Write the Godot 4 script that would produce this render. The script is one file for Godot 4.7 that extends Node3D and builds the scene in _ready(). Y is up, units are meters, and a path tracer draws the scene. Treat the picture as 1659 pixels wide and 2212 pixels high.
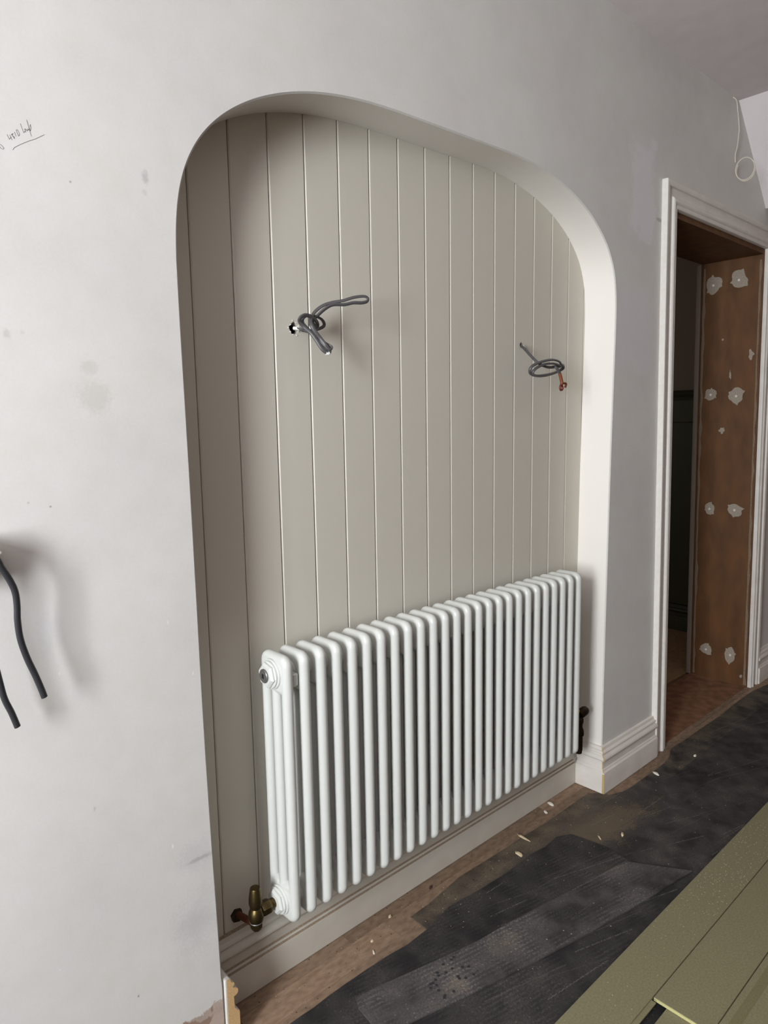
extends Node3D
# A renovated room: an arched niche with panelling and a column radiator, a doorway to the right, daylight from a tall window at the left end.

const G0 := 0.4744      # first panel groove
const PITCH := 0.0982
const D := 0.1166       # depth of the niche
const CEIL := 2.61
const RX := 0.5845      # first radiator section
const RZ := 0.0119      # front tubes of the radiator
const RTOP := 0.838
const RBOT := 0.209

# ------------------------------------------------------------------ mesh builder
class MB:
	var v := PackedVector3Array()
	var n := PackedVector3Array()
	var u := PackedVector2Array()
	var lean := 0.0     # sideways lean per metre of height, about y = 1.1
	var uvf = null
	func pt(p: Vector3) -> Vector3:
		return Vector3(p.x + lean * (1.1 - p.y), p.y, p.z) if lean != 0.0 else p
	func tri(a: Vector3, b: Vector3, c: Vector3, na: Vector3, nb: Vector3, nc: Vector3) -> void:
		a = pt(a); b = pt(b); c = pt(c)
		var cr := (b - a).cross(c - a)
		if cr.length_squared() < 1e-18: return
		if cr.dot(na + nb + nc) > 0.0:
			var t := b; b = c; c = t
			t = nb; nb = nc; nc = t
		v.append(a); v.append(b); v.append(c)
		n.append(na); n.append(nb); n.append(nc)
		if uvf != null:
			u.append(uvf.call(a, na)); u.append(uvf.call(b, nb)); u.append(uvf.call(c, nc))
	func quad(a: Vector3, b: Vector3, c: Vector3, d: Vector3, na: Vector3, nb: Vector3, nc: Vector3, nd: Vector3) -> void:
		tri(a, b, c, na, nb, nc); tri(a, c, d, na, nc, nd)
	func flat(a: Vector3, b: Vector3, c: Vector3, d: Vector3, nn: Vector3) -> void:
		quad(a, b, c, d, nn, nn, nn, nn)
	# a box with chamfered edges
	func box(lo: Vector3, hi: Vector3, bev := 0.0) -> void:
		var m := (lo + hi) * 0.5
		var h := (hi - lo) * 0.5
		if bev <= 0.0:
			for ax in 3:
				for s in [-1.0, 1.0]:
					var nn := Vector3.ZERO; nn[ax] = s
					var p := []
					for k in [[-1, -1], [1, -1], [1, 1], [-1, 1]]:
						var q := Vector3.ZERO
						q[ax] = s * h[ax]; q[(ax + 1) % 3] = k[0] * h[(ax + 1) % 3]; q[(ax + 2) % 3] = k[1] * h[(ax + 2) % 3]
						p.append(m + q)
					flat(p[0], p[1], p[2], p[3], nn)
			return
		var i := h - Vector3(bev, bev, bev)
		for ax in 3:
			var b1 := (ax + 1) % 3
			var b2 := (ax + 2) % 3
			for s in [-1.0, 1.0]:
				var nn := Vector3.ZERO; nn[ax] = s
				var p := []
				for k in [[-1, -1], [1, -1], [1, 1], [-1, 1]]:
					var q := Vector3.ZERO
					q[ax] = s * h[ax]; q[b1] = k[0] * i[b1]; q[b2] = k[1] * i[b2]
					p.append(m + q)
				flat(p[0], p[1], p[2], p[3], nn)
				for s2 in [-1.0, 1.0]:
					var n2 := Vector3.ZERO; n2[b1] = s2
					var q0 := Vector3.ZERO; q0[ax] = s * h[ax]; q0[b1] = s2 * i[b1]; q0[b2] = -i[b2]
					var q1 := q0; q1[b2] = i[b2]
					var q2 := Vector3.ZERO; q2[ax] = s * i[ax]; q2[b1] = s2 * h[b1]; q2[b2] = i[b2]
					var q3 := q2; q3[b2] = -i[b2]
					flat(m + q0, m + q1, m + q2, m + q3, (nn + n2).normalized())
		for sx in [-1.0, 1.0]:
			for sy in [-1.0, 1.0]:
				for sz in [-1.0, 1.0]:
					var nn := Vector3(sx, sy, sz).normalized()
					tri(m + Vector3(sx * h.x, sy * i.y, sz * i.z), m + Vector3(sx * i.x, sy * h.y, sz * i.z), m + Vector3(sx * i.x, sy * i.y, sz * h.z), nn, nn, nn)
	# polygon in the xy plane, from z0 (front) to z1; sides smooth where they turn gently
	func extrude(poly: PackedVector2Array, z0: float, z1: float, xf := Transform3D(), front := true, back := true) -> void:
		var idx := Geometry2D.triangulate_polygon(poly)
		var sgn := 1.0 if z0 > z1 else -1.0
		var nf := xf.basis * Vector3(0, 0, sgn)
		for k in range(0, idx.size(), 3):
			var a := poly[idx[k]]; var b := poly[idx[k + 1]]; var c := poly[idx[k + 2]]
			if front: tri(xf * Vector3(a.x, a.y, z0), xf * Vector3(b.x, b.y, z0), xf * Vector3(c.x, c.y, z0), nf, nf, nf)
			if back: tri(xf * Vector3(a.x, a.y, z1), xf * Vector3(b.x, b.y, z1), xf * Vector3(c.x, c.y, z1), -nf, -nf, -nf)
		var cnt := poly.size()
		var area := 0.0
		for k in cnt:
			area += poly[k].cross(poly[(k + 1) % cnt])
		var o := 1.0 if area > 0.0 else -1.0
		var en := []
		for k in cnt:
			var e := (poly[(k + 1) % cnt] - poly[k]).normalized()
			en.append(Vector2(e.y, -e.x) * o)
		for k in cnt:
			var a := poly[k]; var b := poly[(k + 1) % cnt]
			var n0: Vector2 = en[k]; var n1: Vector2 = en[k]
			var prv: Vector2 = en[(k + cnt - 1) % cnt]; var nxt: Vector2 = en[(k + 1) % cnt]
			if prv.dot(en[k]) > 0.85: n0 = (prv + en[k]).normalized()
			if nxt.dot(en[k]) > 0.85: n1 = (nxt + en[k]).normalized()
			var m0 := xf.basis * Vector3(n0.x, n0.y, 0); var m1 := xf.basis * Vector3(n1.x, n1.y, 0)
			quad(xf * Vector3(a.x, a.y, z0), xf * Vector3(b.x, b.y, z0), xf * Vector3(b.x, b.y, z1), xf * Vector3(a.x, a.y, z1), m0, m1, m1, m0)
	# round tube along points
	func tube(pts: Array, r: float, sides := 10, caps := true, flatten := 1.0) -> void:
		var cnt := pts.size()
		var tang := []
		for k in cnt:
			var a: Vector3 = pts[max(k - 1, 0)]; var b: Vector3 = pts[min(k + 1, cnt - 1)]
			tang.append((b - a).normalized())
		var t0: Vector3 = tang[0]
		var up := t0.cross(Vector3(0.13, 0.4, 0.9)).normalized()
		var rings := []; var norms := []
		for k in cnt:
			var t: Vector3 = tang[k]
			up = (up - t * up.dot(t)).normalized()
			var w := t.cross(up)
			var rr := []; var nn := []
			for s in sides:
				var an := TAU * s / sides
				var dir := up * cos(an) + w * sin(an) * flatten
				rr.append(pts[k] + dir * r)
				nn.append((up * cos(an) * flatten + w * sin(an)).normalized())
			rings.append(rr); norms.append(nn)
		for k in cnt - 1:
			for s in sides:
				var s2 := (s + 1) % sides
				quad(rings[k][s], rings[k][s2], rings[k + 1][s2], rings[k + 1][s], norms[k][s], norms[k][s2], norms[k + 1][s2], norms[k + 1][s])
		if caps:
			for e in [0, cnt - 1]:
				var nn: Vector3 = -tang[0] if e == 0 else tang[cnt - 1]
				for s in sides:
					tri(pts[e], rings[e][s], rings[e][(s + 1) % sides], nn, nn, nn)
	# turned shape: profile of [radius, distance along the axis]
	func lathe(prof: Array, origin: Vector3, axis: Vector3, sides := 24, phase := 0.0) -> void:
		var ax := axis.normalized()
		var e1 := ax.cross(Vector3(0.3, 0.9, 0.21)).normalized()
		if abs(ax.y) < 0.5: e1 = Vector3.UP - ax * ax.y
		e1 = e1.normalized()
		var e2 := ax.cross(e1)
		var cnt := prof.size()
		var en := []
		for k in cnt - 1:
			var dr: float = prof[k + 1][0] - prof[k][0]; var dh: float = prof[k + 1][1] - prof[k][1]
			en.append(Vector2(dh, -dr).normalized())
		for k in cnt - 1:
			var n0: Vector2 = en[k]; var n1: Vector2 = en[k]
			if k > 0 and en[k - 1].dot(en[k]) > 0.8: n0 = (en[k - 1] + en[k]).normalized()
			if k < cnt - 2 and en[k + 1].dot(en[k]) > 0.8: n1 = (en[k + 1] + en[k]).normalized()
			for s in sides:
				var a0 := TAU * s / sides + phase; var a1 := TAU * (s + 1) / sides + phase
				var d0 := e1 * cos(a0) + e2 * sin(a0); var d1 := e1 * cos(a1) + e2 * sin(a1)
				var f0 := d0; var f1 := d1
				if sides <= 8:
					f0 = (d0 + d1).normalized(); f1 = f0
				var p := func(i, dd): return origin + dd * float(prof[i][0]) + ax * float(prof[i][1])
				quad(p.call(k, d0), p.call(k, d1), p.call(k + 1, d1), p.call(k + 1, d0), f0 * n0.x + ax * n0.y, f1 * n0.x + ax * n0.y, f1 * n1.x + ax * n1.y, f0 * n1.x + ax * n1.y)
	# moulding: profile of [out, up]; runs from a to b; k0, k1 mitre the ends by k * out along the run
	func mould(prof: Array, a: Vector3, b: Vector3, out: Vector3, up: Vector3, k0 := 0.0, k1 := 0.0, caps := true) -> void:
		var along := (b - a).normalized()
		var cnt := prof.size()
		var en := []
		for k in cnt - 1:
			var e := Vector2(prof[k + 1][0] - prof[k][0], prof[k + 1][1] - prof[k][1]).normalized()
			en.append(Vector2(-e.y, e.x))
		var mean := Vector2.ZERO
		for q in prof: mean += Vector2(q[0], q[1])
		mean /= cnt
		var flip := 0.0
		for k in cnt - 1: flip += en[k].dot(Vector2(prof[k][0], prof[k][1]) - mean)
		if flip < 0.0:
			for k in cnt - 1: en[k] = -en[k]
		var P := func(q, e): return (a + along * (k0 * q[0]) if e == 0 else b + along * (k1 * q[0])) + out * q[0] + up * q[1]
		for k in cnt - 1:
			var n0: Vector2 = en[k]; var n1: Vector2 = en[k]
			if k > 0 and en[k - 1].dot(en[k]) > 0.75: n0 = (en[k - 1] + en[k]).normalized()
			if k < cnt - 2 and en[k + 1].dot(en[k]) > 0.75: n1 = (en[k + 1] + en[k]).normalized()
			var m0: Vector3 = out * n0.x + up * n0.y; var m1: Vector3 = out * n1.x + up * n1.y
			quad(P.call(prof[k], 0), P.call(prof[k], 1), P.call(prof[k + 1], 1), P.call(prof[k + 1], 0), m0, m0, m1, m1)
		if caps:
			var poly := PackedVector2Array()
			for q in prof: poly.append(Vector2(q[0], q[1]))
			var idx := Geometry2D.triangulate_polygon(poly)
			for k in range(0, idx.size(), 3):
				for e in 2:
					var nn := -along if e == 0 else along
					tri(P.call(prof[idx[k]], e), P.call(prof[idx[k + 1]], e), P.call(prof[idx[k + 2]], e), nn, nn, nn)
	func mesh() -> ArrayMesh:
		var arr := []
		arr.resize(Mesh.ARRAY_MAX)
		arr[Mesh.ARRAY_VERTEX] = v
		arr[Mesh.ARRAY_NORMAL] = n
		if u.size() == v.size(): arr[Mesh.ARRAY_TEX_UV] = u
		var m := ArrayMesh.new()
		m.add_surface_from_arrays(Mesh.PRIMITIVE_TRIANGLES, arr)
		return m

# ------------------------------------------------------------------ scene helpers
var taken := {}
func numbered(base: String) -> String:
	var k: int = taken.get(base, -1) + 1
	taken[base] = k
	return base if k == 0 else "%s_%03d" % [base, k]

func put(called: String, mesh: Mesh, mat: Material, parent: Node = null) -> MeshInstance3D:
	var o := MeshInstance3D.new()
	o.mesh = mesh
	o.material_override = mat
	o.cast_shadow = GeometryInstance3D.SHADOW_CASTING_SETTING_ON
	if parent == null:
		o.name = numbered(called)
		add_child(o)
	else:
		o.name = called
		parent.add_child(o, true)
	return o

func thing(called: String, label: String, category: String, at := Vector3.ZERO, group := "") -> Node3D:
	var o := Node3D.new()
	o.name = numbered(called)
	add_child(o)
	o.position = at
	return tag(o, label, category, group)

func tag(o: Node, label: String, category: String, group := "", kind := "") -> Node:
	o.set_meta("label", label)
	o.set_meta("category", category)
	if group: o.set_meta("group", group)
	if kind: o.set_meta("kind", kind)
	return o

func struct(o: Node, label: String, category: String) -> Node:
	return tag(o, label, category, "", "structure")

func smooth(pts: Array, per := 6) -> Array:
	var out := []
	var cnt := pts.size()
	for k in cnt - 1:
		var p0 := V(pts[max(k - 1, 0)]); var p1 := V(pts[k]); var p2 := V(pts[k + 1]); var p3 := V(pts[min(k + 2, cnt - 1)])
		for s in per:
			var t := float(s) / per
			out.append(p1.cubic_interpolate(p2, p0, p3, t))
	out.append(V(pts[cnt - 1]))
	return out

func V(a) -> Vector3:
	return a if a is Vector3 else Vector3(a[0], a[1], a[2])

func mat(c: Color, rough := 0.6, metal := 0.0, spec := 0.5) -> StandardMaterial3D:
	var m := StandardMaterial3D.new()
	m.albedo_color = c
	m.roughness = rough
	m.metallic = metal
	m.metallic_specular = spec
	return m

func grain(m: StandardMaterial3D, freq: float, lo: Color, hi: Color, scale: Vector3, seed_ := 1, bump := 0.0, mid := Color(0, 0, 0, 0)) -> StandardMaterial3D:
	var fn := FastNoiseLite.new()
	fn.seed = seed_
	fn.frequency = freq
	fn.fractal_octaves = 5
	var t := NoiseTexture2D.new()
	t.width = 512; t.height = 512; t.seamless = true; t.noise = fn
	var g := Gradient.new()
	g.set_color(0, lo); g.set_color(1, hi)
	if mid.a > 0.0: g.add_point(0.5, mid)
	t.color_ramp = g
	m.albedo_texture = t
	m.albedo_color = Color.WHITE
	m.uv1_triplanar = true
	m.uv1_world_triplanar = true
	m.uv1_scale = scale
	if bump > 0.0:
		var t2 := NoiseTexture2D.new()
		t2.width = 512; t2.height = 512; t2.seamless = true; t2.noise = fn
		t2.as_normal_map = true; t2.bump_strength = 4.0
		m.normal_enabled = true
		m.normal_texture = t2
		m.normal_scale = bump
	return m

func c8(r: int, g: int, b: int) -> Color:
	return Color8(r, g, b)

var M := {}
func materials() -> void:
	M.panel = mat(c8(203, 198, 185), 0.42)
	M.white = grain(mat(c8(225, 221, 214), 0.4), 0.03, c8(221, 216, 208), c8(232, 228, 222), Vector3(2.2, 2.2, 2.2), 5)
	M.skirt = grain(mat(c8(225, 221, 214), 0.5), 0.012, c8(215, 208, 199), c8(229, 224, 216), Vector3(1.2, 2.0, 1.2), 9)
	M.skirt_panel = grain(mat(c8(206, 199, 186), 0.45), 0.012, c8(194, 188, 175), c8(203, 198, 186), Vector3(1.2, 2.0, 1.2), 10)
	M.bare_plaster = grain(mat(c8(170, 150, 138), 0.9), 0.01, c8(150, 132, 120), c8(180, 160, 147), Vector3(0.6, 0.6, 0.6), 22)
	M.radiator = mat(c8(207, 208, 202), 0.3)
	M.ceiling = grain(mat(c8(222, 217, 216), 0.9), 0.02, c8(230, 222, 221), c8(237, 230, 229), Vector3(0.8, 0.8, 0.8), 21)
	M.reveal = mat(c8(238, 233, 225), 0.55)
	M.mdf_raw = grain(mat(c8(200, 165, 115), 0.85), 0.05, c8(196, 158, 108), c8(216, 182, 132), Vector3(8, 8, 8), 31)
	M.mdf_green = grain(mat(c8(140, 134, 98), 0.62), 0.09, c8(116, 110, 82), c8(138, 132, 102), Vector3(3.2, 3.2, 3.2), 32, 0.12)
	M.mdf_edge = grain(mat(c8(190, 184, 128), 0.8), 0.09, c8(178, 172, 116), c8(202, 196, 140), Vector3(6, 6, 6), 33)
	M.mdf_dark = grain(mat(c8(112, 106, 74), 0.8), 0.09, c8(106, 99, 68), c8(124, 118, 84), Vector3(4, 4, 4), 34)
	M.lining = grain(mat(c8(128, 84, 48), 0.6), 0.02, c8(82, 51, 21), c8(108, 70, 33), Vector3(1.4, 0.5, 1.4), 41)
	M.threshold = grain(mat(c8(130, 92, 66), 0.7), 0.02, c8(104, 70, 48), c8(146, 106, 80), Vector3(1.6, 1.6, 1.6), 44)
	M.edge_filler = grain(mat(c8(128, 112, 96), 0.85), 0.05, c8(104, 84, 64), c8(150, 136, 118), Vector3(7, 7, 7), 45)
	M.ledge_brown = grain(mat(c8(150, 130, 108), 0.95), 0.05, c8(124, 104, 84), c8(172, 154, 132), Vector3(6, 6, 6), 46)
	M.filler = grain(mat(c8(205, 200, 190), 0.85), 0.05, c8(120, 106, 90), c8(192, 184, 172), Vector3(9, 9, 9), 42)
	M.filler_dot = mat(c8(214, 210, 202), 0.8)
	M.hall_wall = mat(c8(132, 120, 110), 0.8)
	M.hall_green = mat(c8(58, 62, 48), 0.5)
	M.hall_floor = grain(mat(c8(150, 120, 92), 0.7), 0.03, c8(138, 108, 80), c8(168, 136, 106), Vector3(1.5, 1.5, 1.5), 43)
	M.brass = grain(mat(c8(128, 106, 66), 0.4, 1.0), 0.04, c8(78, 66, 42), c8(112, 97, 66), Vector3(14, 14, 14), 51)
	M.brass.metallic = 1.0
	M.copper = mat(c8(104, 58, 40), 0.5, 0.8)
	M.dark_brass = mat(c8(58, 46, 32), 0.45, 0.8)
	M.grey_metal = mat(c8(120, 118, 114), 0.45, 0.6)
	M.black = mat(c8(14, 13, 12), 0.8)
	M.cable = grain(mat(c8(80, 78, 78), 0.4), 0.05, c8(70, 68, 69), c8(88, 86, 86), Vector3(12, 12, 12), 61)
	M.cable_black = mat(c8(48, 49, 52), 0.4)
	M.cable_white = mat(c8(214, 206, 190), 0.5)
	M.paint_spot = mat(c8(228, 226, 220), 0.5)
	M.tape = mat(c8(126, 66, 36), 0.5)
	M.tip = mat(c8(120, 58, 44), 0.4, 0.3)
	M.plastic = mat(c8(238, 238, 236), 0.4)
	M.pencil = mat(c8(96, 94, 92), 0.9)
	M.chip = mat(c8(214, 196, 160), 0.8)
	M.chip_white = mat(c8(226, 220, 206), 0.8)
	M.chip_dark = mat(c8(66, 48, 34), 0.9)
	M.dust = mat(c8(196, 188, 166), 0.9)
	M.glass = mat(Color(0.9, 0.95, 1.0, 0.08), 0.02)
	M.glass.transparency = BaseMaterial3D.TRANSPARENCY_ALPHA
	M.spot_yellow = mat(c8(190, 180, 40), 0.5)
	M.raw_edge = grain(mat(c8(188, 160, 104), 0.9), 0.06, c8(170, 140, 86), c8(206, 182, 130), Vector3(9, 9, 9), 71)

# ------------------------------------------------------------------ computed textures
func noise_bytes(w: int, h: int, freq: float, seed_: int, oct := 4) -> PackedByteArray:
	var fn := FastNoiseLite.new()
	fn.seed = seed_
	fn.frequency = freq
	fn.fractal_octaves = oct
	var im := fn.get_image(w, h, false, false, false)
	im.convert(Image.FORMAT_L8)
	return im.get_data()

# plaster wall with a mist coat of paint: x -0.1 .. 3.6, y 0 .. 2.64
func wall_texture() -> StandardMaterial3D:
	var w := 1536
	var h := 1096
	var big := noise_bytes(w, h, 0.006, 3)
	var mid := noise_bytes(w, h, 0.03, 4)
	var fine := noise_bytes(w, h, 0.35, 5, 2)
	var data := PackedByteArray()
	data.resize(w * h * 3)
	for j in h:
		var y := (1.0 - (j + 0.5) / h) * 2.64
		for i in w:
			var k := j * w + i
			var a := (big[k] - 128) / 128.0
			var b := (mid[k] - 128) / 128.0
			var f := (fine[k] - 128) / 128.0
			var s := 1.0 + 0.022 * a + 0.012 * b + 0.010 * f
			var r := 214.0 * s
			var g := (211.0 + 1.2 * a) * s
			var bl := (206.0 + 1.5 * b) * s
			if y < 0.17:
				var e := 0.122 + 0.012 * b + 0.006 * f + 0.006 * a
				if y < e:
					var q := 1.0 + 0.10 * b + 0.04 * f
					r = 182.0 * q; g = 164.0 * q; bl = 151.0 * q
					if a > 0.12 and b > 0.05:
						r *= 0.84; g *= 0.78; bl *= 0.74
			data[k * 3] = clampi(int(r), 0, 255)
			data[k * 3 + 1] = clampi(int(g), 0, 255)
			data[k * 3 + 2] = clampi(int(bl), 0, 255)
	# smudges, pale patches and nicks: [x, y, half width, half height, red, green, blue, strength]
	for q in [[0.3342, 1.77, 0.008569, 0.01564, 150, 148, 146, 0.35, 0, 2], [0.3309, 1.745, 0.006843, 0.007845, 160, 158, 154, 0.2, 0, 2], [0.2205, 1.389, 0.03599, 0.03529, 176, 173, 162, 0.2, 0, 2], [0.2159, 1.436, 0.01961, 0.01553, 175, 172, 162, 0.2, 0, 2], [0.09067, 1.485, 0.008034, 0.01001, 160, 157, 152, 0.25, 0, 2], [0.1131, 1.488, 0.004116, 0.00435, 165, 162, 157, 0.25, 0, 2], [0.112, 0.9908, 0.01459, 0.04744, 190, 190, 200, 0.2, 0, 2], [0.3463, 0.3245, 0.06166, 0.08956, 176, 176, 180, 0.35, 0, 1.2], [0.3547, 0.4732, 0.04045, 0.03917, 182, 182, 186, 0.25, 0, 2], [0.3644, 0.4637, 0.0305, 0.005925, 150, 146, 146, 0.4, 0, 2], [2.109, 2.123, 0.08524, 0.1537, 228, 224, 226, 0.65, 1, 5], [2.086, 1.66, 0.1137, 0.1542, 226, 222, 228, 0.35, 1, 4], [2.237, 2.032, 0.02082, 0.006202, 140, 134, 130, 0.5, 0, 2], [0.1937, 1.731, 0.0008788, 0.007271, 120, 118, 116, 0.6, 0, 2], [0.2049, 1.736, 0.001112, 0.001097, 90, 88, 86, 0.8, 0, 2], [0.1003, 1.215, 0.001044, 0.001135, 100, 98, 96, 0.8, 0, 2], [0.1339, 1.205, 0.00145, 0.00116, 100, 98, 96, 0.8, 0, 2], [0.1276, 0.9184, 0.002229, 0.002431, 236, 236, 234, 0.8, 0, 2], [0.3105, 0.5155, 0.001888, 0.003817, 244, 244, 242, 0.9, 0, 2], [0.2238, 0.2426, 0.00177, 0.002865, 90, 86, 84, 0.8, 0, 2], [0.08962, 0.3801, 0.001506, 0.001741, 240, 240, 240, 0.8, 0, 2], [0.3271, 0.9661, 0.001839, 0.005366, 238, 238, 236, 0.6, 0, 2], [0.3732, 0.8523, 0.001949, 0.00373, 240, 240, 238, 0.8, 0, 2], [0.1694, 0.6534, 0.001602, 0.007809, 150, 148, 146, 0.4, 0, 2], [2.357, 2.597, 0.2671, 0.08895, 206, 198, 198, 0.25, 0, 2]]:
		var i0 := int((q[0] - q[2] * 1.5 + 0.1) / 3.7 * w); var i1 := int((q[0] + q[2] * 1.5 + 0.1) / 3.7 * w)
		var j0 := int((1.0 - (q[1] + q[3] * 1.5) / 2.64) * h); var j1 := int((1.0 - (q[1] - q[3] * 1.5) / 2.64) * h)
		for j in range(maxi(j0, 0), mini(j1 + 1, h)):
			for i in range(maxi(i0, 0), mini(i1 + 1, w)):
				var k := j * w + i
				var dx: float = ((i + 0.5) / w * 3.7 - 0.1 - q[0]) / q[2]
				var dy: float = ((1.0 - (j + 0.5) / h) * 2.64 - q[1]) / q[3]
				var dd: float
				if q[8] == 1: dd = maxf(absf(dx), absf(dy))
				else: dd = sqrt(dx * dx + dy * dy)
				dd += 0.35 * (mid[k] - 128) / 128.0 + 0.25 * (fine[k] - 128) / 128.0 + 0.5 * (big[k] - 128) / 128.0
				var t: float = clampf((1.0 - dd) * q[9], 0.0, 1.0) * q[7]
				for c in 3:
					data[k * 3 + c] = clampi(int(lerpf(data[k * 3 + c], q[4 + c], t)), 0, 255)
	var m := mat(Color.WHITE, 0.75, 0.0, 0.35)
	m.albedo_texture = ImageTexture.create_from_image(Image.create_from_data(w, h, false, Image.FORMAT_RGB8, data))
	return m

# dusty black sheets: x 0.4 .. 3.6, z -0.1 .. 1.1
func mat_texture(dusty: bool, tone: float, seed_: int) -> StandardMaterial3D:
	var w := 1600
	var h := 600
	var big := noise_bytes(w, h, 0.008, seed_)
	var mid := noise_bytes(w, h, 0.022, seed_ + 1, 5)
	var fine := noise_bytes(w, h, 0.3, seed_ + 2, 3)
	var data := PackedByteArray()
	data.resize(w * h * 3)
	for j in h:
		var z := (j + 0.5) / h * 1.2 - 0.1
		for i in w:
			var x := (i + 0.5) / w * 3.2 + 0.4
			var k := j * w + i
			var a := (big[k] - 128) / 128.0
			var b := (mid[k] - 128) / 128.0
			var f := (fine[k] - 128) / 128.0
			var s := 1.0 + 0.16 * a + 0.20 * b + 0.24 * f
			var r := 60.0 * s; var g := 57.0 * s; var bl := 56.0 * s
			# dark wet-looking stains
			var wet := 1.0 - 0.20 * clampf((-0.1 - a - b + 0.4 * f) * 1.6, 0.0, 1.0)
			r *= wet; g *= wet; bl *= wet
			# plaster and saw dust swept against the niche and left in the hollows
			var dust := 0.0
			if dusty:
				if x < 2.35:
					dust = 0.55 + 0.22 * f + 0.35 * b - maxf(z - 0.03, 0.0) * 7.0
				var px := (x - 1.70) / 0.30; var pz := (z - 0.125 - 0.10 * (x - 1.66)) / 0.095
				var pd := sqrt(px * px + pz * pz) + 0.55 * b + 0.5 * f
				if pd < 1.0: dust = maxf(dust, (1.0 - pd) * 1.6)
				if x > 2.2 and z < 0.14: dust = maxf(dust, 0.28 + 0.4 * b + 0.2 * f)
			dust = maxf(dust, 0.35 * (a + 0.6 * b + 0.3 * f) - 0.05)
			dust = clampf(dust, 0.0, 0.7)
			r = lerpf(r, 122.0, dust); g = lerpf(g, 106.0, dust); bl = lerpf(bl, 84.0, dust)
			# pale scuffs that follow the flutes
			if not dusty:
				var vv := (z - 0.215 * x) * 500.0
				var st := sin(vv) * 0.5 + 0.5
				var pat := clampf((0.2 - b) * 1.6 + a, 0.0, 1.0)
				if st > 0.55: r += 26.0 * pat * (0.5 + f); g += 26.0 * pat * (0.5 + f); bl += 26.0 * pat * (0.5 + f)
			if f > 0.60 and b > 0.15: r += 40.0; g += 38.0; bl += 33.0
			data[k * 3] = clampi(int(r * tone), 8, 230)
			data[k * 3 + 1] = clampi(int(g * tone), 8, 230)
			data[k * 3 + 2] = clampi(int(bl * tone), 8, 230)
	# long pale scratches and the ring of footprints pressed near the cut end
	var im := Image.create_from_data(w, h, false, Image.FORMAT_RGB8, data)
	var rng := RandomNumberGenerator.new()
	rng.seed = 77
	for q in 90:
		var x := rng.randf_range(0.5, 3.2); var z := rng.randf_range(0.03, 0.6)
		var ang := rng.randf_range(0.05, 0.45); var ln := rng.randf_range(0.03, 0.3)
		var pale := rng.randi_range(72, 118)
		var steps := int(ln / 0.0012)
		for s in steps:
			if rng.randf() < 0.35: continue
			var ii := int((x + cos(ang) * ln * s / steps - 0.4) / 3.2 * w); var jj := int((z + sin(ang) * ln * s / steps + 0.1) / 1.2 * h)
			if ii >= 0 and ii < w and jj >= 0 and jj < h: im.set_pixel(ii, jj, Color8(pale, pale - 3, pale - 6))
	for q in 22:
		var x := 0.83 + 0.12 * rng.randf(); var z := 0.165 + 0.075 * rng.randf()
		var i0 := int((x - 0.4) / 3.2 * w); var j0 := int((z + 0.1) / 1.2 * h)
		im.fill_rect(Rect2i(i0, j0 + 1, 4, 2), Color8(44, 44, 46)); im.fill_rect(Rect2i(i0 + 1, j0, 2, 4), Color8(44, 44, 46))
	var m := mat(Color.WHITE, 0.7, 0.0, 0.4)
	m.albedo_texture = ImageTexture.create_from_image(im)
	return m

# dusty boards: three tones of one grain
func plank_materials() -> Array:
	var out := []
	for k in 4:
		var t: float = [1.0, 0.92, 1.08, 0.97][k]
		var m := grain(mat(Color.WHITE, 0.85), 0.02, Color8(int(116 * t), int(94 * t), int(74 * t)), Color8(int(150 * t), int(126 * t), int(104 * t)), Vector3(2.4, 2.4, 5.0), 80 + k, 0.1, Color8(int(136 * t), int(112 * t), int(91 * t)))
		out.append(m)
	return out

# ------------------------------------------------------------------ the room
const SKIRT := [[0.0, 0.0], [0.028, 0.0], [0.028, 0.074], [0.027, 0.078], [0.0225, 0.081], [0.0205, 0.0835], [0.0205, 0.086], [0.0165, 0.0885], [0.0160, 0.1165], [0.0205, 0.1172], [0.0245, 0.1195], [0.0265, 0.1235], [0.0265, 0.1275], [0.0245, 0.132], [0.0205, 0.1355], [0.0145, 0.1385], [0.0135, 0.1405], [0.0165, 0.142], [0.0185, 0.1445], [0.0180, 0.148], [0.0150, 0.151], [0.0105, 0.153], [0.0090, 0.158], [0.0080, 0.162], [0.0, 0.164]]
const ARCHI := [[0.0, 0.0], [0.0, 0.020], [0.0015, 0.0215], [0.018, 0.0215], [0.021, 0.020], [0.023, 0.014], [0.030, 0.0115], [0.046, 0.0115], [0.051, 0.013], [0.053, 0.018], [0.058, 0.021], [0.065, 0.0215], [0.071, 0.019], [0.073, 0.0155], [0.078, 0.0155], [0.081, 0.0175], [0.087, 0.016], [0.089, 0.012], [0.089, 0.0]]

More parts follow.
